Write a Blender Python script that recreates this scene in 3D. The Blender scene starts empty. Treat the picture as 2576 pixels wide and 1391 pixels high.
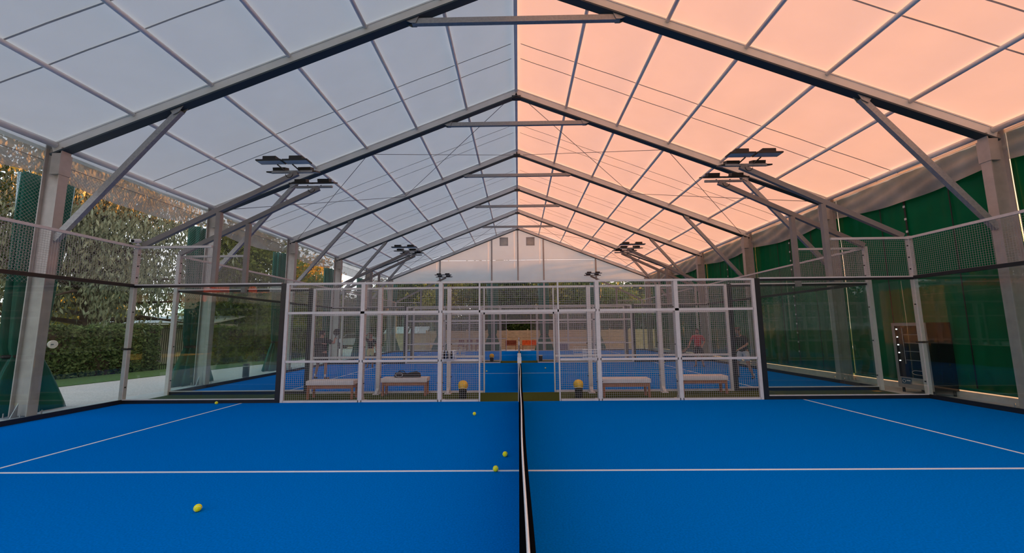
import bpy, bmesh, math, random
import numpy as np
from mathutils import Vector, Matrix

# ------------------------------------------------------------------ camera, sky, sun, exposure
scene = bpy.context.scene
COL = scene.collection
W, H = 2576, 1391
CAM = (-0.0126, -0.4589, 1.7836)
YAW, PITCH, ROLL, FPX = 0.01454, 0.12657, -0.009478, 1031.4
def cam_matrix():
    cy, sy, cp, sp = math.cos(YAW), math.sin(YAW), math.cos(PITCH), math.sin(PITCH)
    cr, sr = math.cos(ROLL), math.sin(ROLL)
    f = Vector((-sy*cp, cy*cp, sp)); r = Vector((cy, sy, 0)); u = r.cross(f)
    r2 = r*cr + u*sr; u2 = u*cr - r*sr
    m = Matrix((r2, u2, -f)).transposed().to_4x4()
    m.translation = CAM
    return m
cd = bpy.data.cameras.new('camera'); cam = bpy.data.objects.new('camera', cd); COL.objects.link(cam)
cd.sensor_fit = 'HORIZONTAL'; cd.sensor_width = 36; cd.lens = FPX/W*36; cd.clip_start = .05; cd.clip_end = 600
cam.matrix_world = cam_matrix(); scene.camera = cam

SUN_AZ, SUN_EL = math.radians(6), math.radians(7)          # azimuth from +x towards +y
sdir = Vector((math.cos(SUN_AZ)*math.cos(SUN_EL), math.sin(SUN_AZ)*math.cos(SUN_EL), math.sin(SUN_EL)))
world = bpy.data.worlds.new('world'); scene.world = world; world.use_nodes = True
nt = world.node_tree; bg = nt.nodes['Background']
def wn(t, **k):
    n = nt.nodes.new(t)
    for q, v in k.items(): setattr(n, q, v)
    return n
# clear evening sky: pale at the horizon, blue overhead, warming towards the low sun
wtc = wn('ShaderNodeTexCoord'); sep = wn('ShaderNodeSeparateXYZ'); nt.links.new(wtc.outputs['Generated'], sep.inputs[0])
rp = wn('ShaderNodeValToRGB'); nt.links.new(sep.outputs['Z'], rp.inputs[0])
rp.color_ramp.elements[0].position = 0.0; rp.color_ramp.elements[0].color = (.98, .97, .95, 1)
rp.color_ramp.elements[1].position = 1.0; rp.color_ramp.elements[1].color = (.48, .64, .86, 1)
e_ = rp.color_ramp.elements.new(.3); e_.color = (.78, .89, 1.0, 1)
dt = wn('ShaderNodeVectorMath', operation='DOT_PRODUCT'); nt.links.new(wtc.outputs['Generated'], dt.inputs[0]); dt.inputs[1].default_value = sdir
mr = wn('ShaderNodeMapRange'); mr.inputs['From Min'].default_value = -.2; mr.inputs['From Max'].default_value = 1; mr.inputs['To Max'].default_value = .85
nt.links.new(dt.outputs['Value'], mr.inputs['Value'])
mx_ = wn('ShaderNodeMix', data_type='RGBA'); nt.links.new(mr.outputs[0], mx_.inputs['Factor'])
nt.links.new(rp.outputs[0], mx_.inputs['A']); mx_.inputs['B'].default_value = (.80, .38, .13, 1)
nt.links.new(mx_.outputs['Result'], bg.inputs[0]); bg.inputs[1].default_value = 1.42
sl = bpy.data.lights.new('sun', 'SUN'); so = bpy.data.objects.new('sun', sl); COL.objects.link(so)
sl.energy = 15.5; sl.color = (1, .29, .04); sl.angle = math.radians(1.0)
so.rotation_euler = (-sdir).to_track_quat('-Z', 'Y').to_euler(); so.location = (40, 25, 30)
vs = scene.view_settings; vs.view_transform = 'Standard'; vs.look = 'None'; vs.exposure = 0.35; vs.gamma = 1.0; vs.use_curve_mapping = False
cy_ = scene.cycles
cy_.max_bounces = 10; cy_.diffuse_bounces = 4; cy_.glossy_bounces = 3; cy_.transmission_bounces = 6; cy_.transparent_max_bounces = 24
cy_.sample_clamp_indirect = 6; cy_.use_denoising = True; cy_.caustics_reflective = False; cy_.caustics_refractive = False

random.seed(7); rng = np.random.default_rng(7)

# ------------------------------------------------------------------ materials
M = {}
def srgb(r, g, b):
    f = lambda c: (c/255)/12.92 if c/255 <= .04045 else (((c/255)+.055)/1.055)**2.4
    return (f(r), f(g), f(b), 1)
def mat(name, col, rough=.6, metal=0, var=0., vscale=8., bump=0., bscale=60., spec=.5, stretch=None):
    m = bpy.data.materials.new(name); m.use_nodes = True; M[name] = m
    n = m.node_tree.nodes; l = m.node_tree.links; b = n['Principled BSDF']
    b.inputs['Base Color'].default_value = col; b.inputs['Roughness'].default_value = rough
    b.inputs['Metallic'].default_value = metal; b.inputs['Specular IOR Level'].default_value = spec
    if var or bump:
        tc = n.new('ShaderNodeTexCoord'); src = tc.outputs['Object']
        if stretch:
            mp = n.new('ShaderNodeMapping'); mp.inputs['Scale'].default_value = stretch
            l.new(src, mp.inputs[0]); src = mp.outputs[0]
    if var:
        t = n.new('ShaderNodeTexNoise'); t.inputs['Scale'].default_value = vscale; t.inputs['Detail'].default_value = 6
        l.new(src, t.inputs['Vector'])
        r = n.new('ShaderNodeValToRGB'); r.color_ramp.elements[0].position = .3; r.color_ramp.elements[1].position = .7
        r.color_ramp.elements[0].color = [c*(1-var) for c in col[:3]]+[1]; r.color_ramp.elements[1].color = [min(1, c*(1+var)) for c in col[:3]]+[1]
        l.new(t.outputs[0], r.inputs[0]); l.new(r.outputs[0], b.inputs['Base Color'])
    if bump:
        t2 = n.new('ShaderNodeTexNoise'); t2.inputs['Scale'].default_value = bscale; t2.inputs['Detail'].default_value = 3
        l.new(src, t2.inputs['Vector'])
        bp = n.new('ShaderNodeBump'); bp.inputs['Strength'].default_value = bump; bp.inputs['Distance'].default_value = .01
        l.new(t2.outputs[0], bp.inputs['Height']); l.new(bp.outputs[0], b.inputs['Normal'])
    return m
def mat_sheet(name, col, trans, tcol=None, gloss=0., var=.05, rough=.35, clear=0.):
    """thin sheet: diffuse + translucent (+ a little gloss, + see-through share)"""
    m = bpy.data.materials.new(name); m.use_nodes = True; M[name] = m
    n = m.node_tree.nodes; l = m.node_tree.links; n.remove(n['Principled BSDF']); out = n['Material Output']
    d = n.new('ShaderNodeBsdfDiffuse'); t = n.new('ShaderNodeBsdfTranslucent'); mx = n.new('ShaderNodeMixShader')
    tc = n.new('ShaderNodeTexCoord'); no = n.new('ShaderNodeTexNoise'); no.inputs['Scale'].default_value = 1.3; no.inputs['Detail'].default_value = 5
    l.new(tc.outputs['Object'], no.inputs['Vector'])
    def ramp(c, sock):
        r = n.new('ShaderNodeValToRGB'); r.color_ramp.elements[0].position = .3; r.color_ramp.elements[1].position = .7
        r.color_ramp.elements[0].color = [x*(1-var) for x in c[:3]]+[1]; r.color_ramp.elements[1].color = [min(1, x*(1+var)) for x in c[:3]]+[1]
        l.new(no.outputs[0], r.inputs[0]); l.new(r.outputs[0], sock)
    ramp(col, d.inputs[0]); ramp(tcol or col, t.inputs[0])
    mx.inputs[0].default_value = trans; l.new(d.outputs[0], mx.inputs[1]); l.new(t.outputs[0], mx.inputs[2]); cur = mx.outputs[0]
    if gloss:
        g = n.new('ShaderNodeBsdfGlossy'); g.inputs['Roughness'].default_value = rough
        fr = n.new('ShaderNodeLayerWeight'); fr.inputs[0].default_value = .5
        pw = n.new('ShaderNodeMath'); pw.operation = 'POWER'; pw.inputs[1].default_value = 5; l.new(fr.outputs['Facing'], pw.inputs[0])
        mu = n.new('ShaderNodeMath'); mu.operation = 'MULTIPLY_ADD'; mu.inputs[1].default_value = gloss*.6; mu.inputs[2].default_value = gloss*.035; l.new(pw.outputs[0], mu.inputs[0])
        m2 = n.new('ShaderNodeMixShader'); l.new(mu.outputs[0], m2.inputs[0]); l.new(cur, m2.inputs[1]); l.new(g.outputs[0], m2.inputs[2]); cur = m2.outputs[0]
    if clear:
        tr = n.new('ShaderNodeBsdfTransparent'); m3 = n.new('ShaderNodeMixShader'); m3.inputs[0].default_value = clear
        l.new(cur, m3.inputs[1]); l.new(tr.outputs[0], m3.inputs[2]); cur = m3.outputs[0]
    l.new(cur, out.inputs[0]); return m
def mat_glass(name, tint, ior=1.6, haze=.0):
    m = bpy.data.materials.new(name); m.use_nodes = True; M[name] = m
    n = m.node_tree.nodes; l = m.node_tree.links; n.remove(n['Principled BSDF']); out = n['Material Output']
    tr = n.new('ShaderNodeBsdfTransparent'); tr.inputs[0].default_value = tint
    g = n.new('ShaderNodeBsdfGlossy'); g.inputs['Roughness'].default_value = 0.0
    fr = n.new('ShaderNodeFresnel'); fr.inputs[0].default_value = ior
    ge = n.new('ShaderNodeNewGeometry'); sb = n.new('ShaderNodeMath'); sb.operation = 'SUBTRACT'; sb.inputs[0].default_value = 1
    l.new(ge.outputs['Backfacing'], sb.inputs[1])
    mu = n.new('ShaderNodeMath'); mu.operation = 'MULTIPLY'; l.new(fr.outputs[0], mu.inputs[0]); l.new(sb.outputs[0], mu.inputs[1])
    mx = n.new('ShaderNodeMixShader'); l.new(mu.outputs[0], mx.inputs[0]); l.new(tr.outputs[0], mx.inputs[1]); l.new(g.outputs[0], mx.inputs[2])
    cur = mx.outputs[0]
    if haze:
        d = n.new('ShaderNodeBsdfDiffuse'); d.inputs[0].default_value = (.75, .78, .76, 1)
        m2 = n.new('ShaderNodeMixShader'); m2.inputs[0].default_value = haze; l.new(cur, m2.inputs[1]); l.new(d.outputs[0], m2.inputs[2]); cur = m2.outputs[0]
    l.new(cur, out.inputs[0]); return m
def mat_leaf(name, c1, c2, trans=.35):
    m = bpy.data.materials.new(name); m.use_nodes = True; M[name] = m
    n = m.node_tree.nodes; l = m.node_tree.links; n.remove(n['Principled BSDF']); out = n['Material Output']
    tc = n.new('ShaderNodeTexCoord'); no = n.new('ShaderNodeTexNoise'); no.inputs['Scale'].default_value = 9.0 if 'hedge' in name else 3.5; no.inputs['Detail'].default_value = 8
    l.new(tc.outputs['Object'], no.inputs['Vector'])
    r = n.new('ShaderNodeValToRGB'); r.color_ramp.elements[0].position = .35; r.color_ramp.elements[1].position = .65
    r.color_ramp.elements[0].color = c1; r.color_ramp.elements[1].color = c2; l.new(no.outputs[0], r.inputs[0])
    d = n.new('ShaderNodeBsdfDiffuse'); t = n.new('ShaderNodeBsdfTranslucent'); mx = n.new('ShaderNodeMixShader'); mx.inputs[0].default_value = trans
    l.new(r.outputs[0], d.inputs[0]); l.new(r.outputs[0], t.inputs[0]); l.new(d.outputs[0], mx.inputs[1]); l.new(t.outputs[0], mx.inputs[2])
    l.new(mx.outputs[0], out.inputs[0]); return m

mat('carpet', (.0, .195, .72, 1), 1.0, var=.14, vscale=55, bump=.6, bscale=420, spec=.0)
mat('line', (.66, .77, .86, 1), .9, var=.06, vscale=90, spec=.1)
mat('turf', (.075, .1, .018, 1), .95, var=.35, vscale=40, bump=.8, bscale=300, spec=.1)
mat('concrete', (.58, .58, .57, 1), .9, var=.12, vscale=6, bump=.2, bscale=80)
mat('gravel', (.62, .57, .54, 1), .95, var=.22, vscale=30, bump=.6, bscale=160)
mat('grass', (.08, .15, .03, 1), .95, var=.4, vscale=12, bump=.8, bscale=120)
mat('field', (.6, .55, .1, 1), .95, var=.3, vscale=.6)
mat('paving', (.72, .70, .66, 1), .9, var=.08, vscale=3)
mat('soil', (.06, .045, .03, 1), .95, var=.3, vscale=9)
mat_sheet('membrane', (.80, .80, .80, 1), .275, (.79, .81, .80, 1), var=.02)
mat_sheet('membrane_gable', (.86, .87, .88, 1), .56, (.88, .95, .99, 1), var=.02)
mat_sheet('seam', (.62, .62, .62, 1), .5, (.66, .66, .66, 1), var=.05)
mat_sheet('valance', (.60, .58, .54, 1), .2, (.5, .5, .48, 1), gloss=.5, var=.25, clear=.22)
mat_sheet('curtain', (.0, .15, .06, 1), .22, (.0, .14, .05, 1), gloss=.45, var=.12, rough=.3)
mat_sheet('drape', (.0, .13, .085, 1), .15, (.0, .13, .08, 1), gloss=.9, var=.2, rough=.35)
mat('mast_grey', (.27, .25, .24, 1), .5, metal=.1, var=.05, vscale=9)
mat('galvanised', (.36, .365, .37, 1), .42, metal=.3, var=.14, vscale=18)
mat('purlin', (.88, .88, .88, 1), .5, var=.05, vscale=6)
mat('underside_shade', (.03, .05, .065, 1), .5)  # near-black flange colour carrying the shade under the rafters
mat('rafter', (.76, .76, .76, 1), .5, var=.05, vscale=3)
mat('column', (.47, .435, .41, 1), .5, metal=.25, var=.1, vscale=5)
mat('fence_grey', (.67, .64, .62, 1), .5, metal=.1, var=.05, vscale=12)
mat('wire', (.42, .40, .385, 1), .5, metal=.1)
mat('black_metal', (.012, .013, .015, 1), .35, var=.2, vscale=10)
mat('black_plastic', (.01, .01, .011, 1), .5)
mat('lamp_lens', (.62, .62, .63, 1), .4)
mat_glass('pane', (.91, .96, .94, 1), 1.75, haze=.004)
mat('net_black', (.004, .004, .005, 1), 1.0, spec=0)
mat('net_band', (.78, .76, .74, 1), .85, var=.05, vscale=40)
mat('cord', (.36, .37, .34, 1), .7)
mat('cable', (.20, .20, .21, 1), .5)
mat('ball', (.97, 1.0, .015, 1), .9, var=.1, vscale=60, bump=.5, bscale=400)
mat('ball_seam', (.75, .78, .6, 1), .9)
mat('ball_pale', (.55, .70, .35, 1), .9)
mat('cushion', (.72, .66, .63, 1), .8, var=.05, vscale=12)
mat('bench_wood', (.33, .13, .06, 1), .6, var=.3, vscale=5, stretch=(1, 14, 14))
mat('bin_black', (.015, .015, .016, 1), .45)
mat('liner_yellow', (.95, .52, .02, 1), .45, var=.15, vscale=14, bump=.6, bscale=18)
mat('liner_white', (.7, .68, .62, 1), .6)
mat('fence_wood', (.72, .52, .30, 1), .8, var=.28, vscale=3, stretch=(1, 1, 9))
mat('shed_wood', (.75, .60, .36, 1), .8, var=.25, vscale=4)
mat('shed_roof', (.62, .66, .66, 1), .5, var=.08, vscale=4)
mat('bark', (.05, .035, .025, 1), .95, var=.4, vscale=8, bump=.6, bscale=30)
mat('white_paint', (.78, .78, .77, 1), .5)
mat('red_plastic', (.22, .012, .015, 1), .5)
mat('purple', (.10, .075, .24, 1), .6)
mat('orange', (.95, .16, .02, 1), .6, var=.3, vscale=6)  # for the garden bench; low sunlight on it is put into the colour
mat('rust', (.28, .07, .025, 1), .7, var=.3, vscale=7)
mat('skin', (.42, .22, .15, 1), .6); mat('skin_tan', (.30, .13, .075, 1), .6)
mat('cloth_black', (.014, .013, .015, 1), .9, var=.2, vscale=20)
mat('cloth_red', (.45, .06, .06, 1), .9); mat('cloth_light', (.55, .56, .6, 1), .9, var=.05, vscale=15)
mat('cloth_lemon', (.62, .58, .25, 1), .9); mat('sock', (.7, .7, .7, 1), .9)
mat('hair_dark', (.012, .009, .007, 1), .6); mat('hair_brown', (.09, .05, .03, 1), .7)
mat('machine_silver', (.33, .33, .33, 1), .45, metal=.3)
mat('machine_glass', (.006, .006, .012, 1), .08, spec=.6)
mat('machine_side', (.004, .004, .005, 1), .12, spec=.6)
mat('sticker_blue', (.02, .09, .16, 1), .5)
mat('bottle_dark', (.02, .014, .012, 1), .3)
mat('car_white', (.6, .6, .64, 1), .25); mat('car_glass', (.02, .025, .03, 1), .1)
mat('brick_red', (.42, .09, .045, 1), .8, var=.2, vscale=6)
mat('render_cream', (.62, .55, .36, 1), .9, var=.08, vscale=3)
mat('iron', (.012, .016, .014, 1), .5)
def emit(name, col, s):
    m = bpy.data.materials.new(name); m.use_nodes = True; M[name] = m
    n = m.node_tree.nodes; b = n['Principled BSDF']; b.inputs['Emission Color'].default_value = col; b.inputs['Emission Strength'].default_value = s
emit('led', (1, 1, 1, 1), 3.0)
mat_leaf('leaf_hedge', (.035, .075, .028, 1), (.24, .34, .14, 1), .25)
mat_leaf('leaf_cedar', (.10, .14, .085, 1), (.48, .56, .38, 1), .3)
mat_leaf('leaf_dark', (.04, .07, .022, 1), (.14, .19, .055, 1), .35)
mat_leaf('leaf_mid', (.10, .14, .035, 1), (.26, .32, .08, 1), .45)
mat_leaf('leaf_gold', (.18, .19, .03, 1), (.50, .46, .08, 1), .5)

# ------------------------------------------------------------------ mesh helpers
class MB:
    def __init__(s): s.v = []; s.f = []
    def add(s, vs, fs):
        o = len(s.v); s.v += [tuple(v) for v in vs]; s.f += [tuple(i+o for i in f) for f in fs]; return s
    def box(s, a, b):
        x0, y0, z0 = a; x1, y1, z1 = b
        return s.add([(x0,y0,z0),(x1,y0,z0),(x1,y1,z0),(x0,y1,z0),(x0,y0,z1),(x1,y0,z1),(x1,y1,z1),(x0,y1,z1)],
                     [(0,3,2,1),(4,5,6,7),(0,1,5,4),(1,2,6,5),(2,3,7,6),(3,0,4,7)])
    def cbox(s, c, d): return s.box([c[i]-d[i]/2 for i in range(3)], [c[i]+d[i]/2 for i in range(3)])
    def bevbox(s, a, b, r):
        """box with all edges chamfered by r"""
        x0, y0, z0 = a; x1, y1, z1 = b; vs = []; o = len(s.v)
        bm = bmesh.new(); bmesh.ops.create_cube(bm, size=1)
        for v in bm.verts: v.co = Vector(((x0+x1)/2+v.co.x*(x1-x0), (y0+y1)/2+v.co.y*(y1-y0), (z0+z1)/2+v.co.z*(z1-z0)))
        bmesh.ops.bevel(bm, geom=bm.edges[:], offset=r, segments=2, profile=.6, affect='EDGES')
        bm.verts.index_update(); vs = [v.co[:] for v in bm.verts]; fs = [[v.index for v in f.verts] for f in bm.faces]; bm.free()
        return s.add(vs, fs)
    def beam(s, a, b, w, h, up=(0,0,1), caps=True):
        a = Vector(a); b = Vector(b); t = (b-a).normalized(); up = Vector(up)
        if abs(t.dot(up)) > .98: up = Vector((1,0,0))
        sx = t.cross(up).normalized(); sz = sx.cross(t).normalized()
        q = [sx*(i*w/2)+sz*(j*h/2) for i, j in ((-1,-1),(1,-1),(1,1),(-1,1))]
        f = [(0,1,5,4),(1,2,6,5),(2,3,7,6),(3,0,4,7)]
        if caps: f += [(3,2,1,0),(4,5,6,7)]
        return s.add([a+x for x in q]+[b+x for x in q], f)
    def tube(s, pts, r, n=8, caps=True):
        pts = [Vector(p) for p in pts]; rs = r if isinstance(r, (list, tuple)) else [r]*len(pts); vs = []; fs = []
        ref = Vector((0,0,1))
        for i, p in enumerate(pts):
            t = (pts[min(i+1, len(pts)-1)]-pts[max(i-1, 0)]).normalized()
            rf = Vector((1,0,0)) if abs(t.dot(ref)) > .95 else ref
            u = t.cross(rf).normalized(); w = u.cross(t)
            for k in range(n):
                a = 2*math.pi*k/n; vs.append(p+(u*math.cos(a)+w*math.sin(a))*rs[i])
        for i in range(len(pts)-1):
            for k in range(n): fs.append((i*n+k, i*n+(k+1)%n, (i+1)*n+(k+1)%n, (i+1)*n+k))
        if caps: fs.append(tuple(range(n-1, -1, -1))); fs.append(tuple(range((len(pts)-1)*n, len(pts)*n)))
        return s.add(vs, fs)
    def lathe(s, prof, c=(0,0,0), n=20, fold=None):
        vs = []; fs = []
        for j, (r, z) in enumerate(prof):
            for k in range(n):
                a = 2*math.pi*k/n; rr = r*(fold(a, z) if fold else 1)
                vs.append((c[0]+rr*math.cos(a), c[1]+rr*math.sin(a), c[2]+z))
        m = len(prof)
        for j in range(m-1):
            for k in range(n): fs.append((j*n+k, j*n+(k+1)%n, (j+1)*n+(k+1)%n, (j+1)*n+k))
        if prof[0][0] > 0: fs.append(tuple(range(n-1, -1, -1)))
        if prof[-1][0] > 0: fs.append(tuple(range((m-1)*n, m*n)))
        return s.add(vs, fs)
    def sphere(s, c, r, n=12, m=8, sc=(1,1,1)):
        pr = [(math.sin(math.pi*i/m), -math.cos(math.pi*i/m)) for i in range(m+1)]; vs = []; fs = []
        for (rr, z) in pr:
            for k in range(n): a = 2*math.pi*k/n; vs.append((c[0]+r*sc[0]*rr*math.cos(a), c[1]+r*sc[1]*rr*math.sin(a), c[2]+r*sc[2]*z))
        for j in range(m):
            for k in range(n): fs.append((j*n+k, j*n+(k+1)%n, (j+1)*n+(k+1)%n, (j+1)*n+k))
        return s.add(vs, fs)
    def grid(s, fn, nu, nv, thick=None):
        """fn(u,v)->point, u,v in 0..1"""
        vs = [fn(i/nu, j/nv) for j in range(nv+1) for i in range(nu+1)]
        fs = [(j*(nu+1)+i, j*(nu+1)+i+1, (j+1)*(nu+1)+i+1, (j+1)*(nu+1)+i) for j in range(nv) for i in range(nu)]
        if thick:
            o = len(vs); t = Vector(thick); vs += [Vector(v)+t for v in vs]; fs += [tuple(i+o for i in reversed(f)) for f in fs]
            rim = [i for i in range(nu+1)]+[j*(nu+1)+nu for j in range(1, nv+1)]+[nv*(nu+1)+i for i in range(nu-1, -1, -1)]+[j*(nu+1) for j in range(nv-1, 0, -1)]
            for k in range(len(rim)): a, b = rim[k], rim[(k+1) % len(rim)]; fs.append((b, a, a+o, b+o))
        return s.add(vs, fs)
    def wires(s, o, u, v, w, h, pitch, t):
        """square wire net in the plane o + u*w x v*h"""
        o = Vector(o); u = Vector(u); v = Vector(v); nn = max(1, round(w/pitch))
        for i in range(nn+1): p = o+u*(w*i/nn); s.beam(p, p+v*h, t, t, up=u, caps=False)
        nn = max(1, round(h/pitch))
        for i in range(nn+1): p = o+v*(h*i/nn); s.beam(p, p+u*w, t, t, up=v, caps=False)
        return s
    def build(s, name, m, parent=None, smooth=False, stuff=False, label=None):
        me = bpy.data.meshes.new(name); wl = wloc(parent)
        me.from_pydata([(v[0]-wl[0], v[1]-wl[1], v[2]-wl[2]) for v in s.v], [], s.f)
        me.materials.append(M[m])
        if smooth: me.polygons.foreach_set('use_smooth', [True]*len(me.polygons))
        me.update(); ob = bpy.data.objects.new(name, me); COL.objects.link(ob)
        if parent: ob.parent = parent
        if stuff: ob['kind'] = 'stuff'
        if label: ob['label'] = label
        return ob
def wloc(o):
    l = Vector((0, 0, 0))
    while o: l += o.location; o = o.parent
    return l
def tag(o, label=None, cat=None, group=None, kind=None):
    if label: o['label'] = label
    if cat: o['category'] = cat
    if group: o['group'] = group
    if kind: o['kind'] = kind
    return o
def thing(name, loc, label, cat, group=None):
    o = bpy.data.objects.new(name, None); COL.objects.link(o); o.location = loc; o.empty_display_size = .1
    return tag(o, label, cat, group)
def struct(name, loc=(0, 0, 0)):
    o = bpy.data.objects.new(name, None); COL.objects.link(o); o.location = loc; o['kind'] = 'structure'; return o
def copy_tree(o, parent=None):
    c = o.copy(); COL.objects.link(c); c.parent = parent
    for ch in list(o.children): copy_tree(ch, c)
    return c

# ------------------------------------------------------------------ ground and floors
Y0 = [0.0, 11.45, 22.95]                       # near edge of each court
COURT = ['ball-strewn court', "players' court", 'empty timber-fence court']
tag(MB().box((-260, -160, -.30), (260, 260, -.12)).build('ground', 'grass'), kind='structure')
tag(MB().box((-10.95, -3.5, -.12), (11.4, 34.0, -.012)).build('floor', 'concrete'), kind='structure')
# gravel path beside the hall, drawn as a strip that narrows with the hedge
def strip(name, m, pts_l, pts_r, z0, z1):
    mb = MB(); n = len(pts_l); vs = [(x, y, z1) for x, y in pts_l]+[(x, y, z1) for x, y in pts_r]+[(x, y, z0) for x, y in pts_l]+[(x, y, z0) for x, y in pts_r]
    fs = []
    for i in range(n-1):
        fs += [(i, n+i, n+i+1, i+1), (2*n+i, 2*n+i+1, 3*n+i+1, 3*n+i), (i, i+1, 2*n+i+1, 2*n+i), (n+i, 3*n+i, 3*n+i+1, n+i+1)]
    fs += [(0, 2*n, 3*n, n), (n-1, 2*n-1, 4*n-1, 3*n-1)]
    mb.add(vs, fs); return tag(mb.build(name, m), kind='structure')
strip('gravel_path', 'gravel', [(-16.6, -4), (-15.5, 13), (-14.9, 16.6), (-13.6, 25), (-14.0, 29)], [(-10.95, -4), (-10.95, 13), (-10.95, 16.6), (-10.95, 25), (-10.95, 29)], -.12, -.02)
strip('paved_yard', 'paving', [(-34, 29), (-34, 60)], [(-10.95, 29), (-10.95, 60)], -.12, -.015)
strip('back_path', 'gravel', [(-10.95, 34), (-10.95, 60)], [(30, 34), (30, 60)], -.12, -.03)
strip('meadow', 'field', [(-120, -20), (-120, 26)], [(-27, -20), (-27, 26)], -.12, -.10)

for c, y0 in enumerate(Y0):
    fl = MB().box((-10, y0, -.012), (10, y0+10, 0)).build('court_floor', 'carpet'); tag(fl, kind='structure')
    MB().box((-6.975, y0+4.975, 0), (6.975, y0+5.025, .002)).build('court_line', 'line', fl)
    for sx in (-1, 1):
        MB().box((sx*6.95-.025, y0+.02, 0), (sx*6.95+.025, y0+9.98, .0025)).build('court_line', 'line', fl)
for k in (0, 1):
    tag(MB().box((-10, Y0[k]+10, -.012), (10, Y0[k+1], -.001)).build('turf_strip', 'turf'), kind='structure')
tag(MB().box((-10, -3.4, -.012), (10, 0, -.001)).build('turf_strip', 'turf'), kind='structure')

# ------------------------------------------------------------------ roof: membrane, purlins, ridge, seams, cables
FY = [3.5, 8.5, 13.5, 18.5, 23.5, 28.5, 33.5]; YB = -1.5
SL = .395; ZR = 10.13                                  # underside of rafter: ZR - SL|x|
HW = 10.95; RD = .28                                    # half width, rafter depth
def zmem(x): return ZR + RD/math.cos(math.atan(SL)) + .02 - SL*abs(x)
ceil = struct('ceiling', (0, 0, 5.9))
ys = [YB]+FY
for k in range(len(ys)-1):
    a, b = ys[k], ys[k+1]
    for sx in (-1, 1):
        def fn(u, v, a=a, b=b, sx=sx):
            x = sx*(HW+(.18 if sx < 0 else .1))*v; y = a+(b-a)*u
            sag = .035*math.sin(math.pi*u)*abs(math.sin(math.pi*v*6)) + .012*math.sin(7*u+9*v+k)*math.sin(11*v)
            return Vector((x, y, zmem(x)-sag))
        if sx > 0: MB().grid(fn, 10, 24).build('membrane_panel', 'membrane', ceil, smooth=True)
        else: MB().grid(fn, 10, 24).build('membrane_panel', 'membrane', ceil, smooth=True)
        for off in (2.48, 3.17):
            mb = MB(); y = a+off
            def fs(u, v, y=y, sx=sx): x = sx*(.15+(HW-.2)*v); return Vector((x, y+.03*(u-.5), zmem(x)-.045-.006*math.sin(v*40)))
            mb.grid(fs, 1, 24, thick=(0, 0, .004)).build('membrane_seam', 'seam', ceil)
        for i in range(1, 7):
            x = sx*(HW-.25)*i/6 if i == 6 else sx*1.79*i
            r = .05 if i < 6 else .075
            MB().tube([(x, a+.08, zmem(x)-r-.04), (x, b-.08, zmem(x)-r-.04)], r, 8).build('purlin', 'purlin', ceil, smooth=True)
    MB().box((-.05, a+.08, zmem(0)-.16), (.05, b-.08, zmem(0)-.03)).build('ridge_beam', 'purlin', ceil)
for a, b in ((13.5, 18.5), (28.5, 33.5)):               # wind bracing
    for sx in (-1, 1):
        for (xa, xb) in ((.3, 5.37), (5.37, 10.4)):
            for (p, q) in ((xa, xb), (xb, xa)):
                MB().tube([(sx*p, a+.1, zmem(p)-.25), (sx*q, b-.1, zmem(q)-.25)], .011, 5).build('brace_cable', 'cable', ceil)

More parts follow.
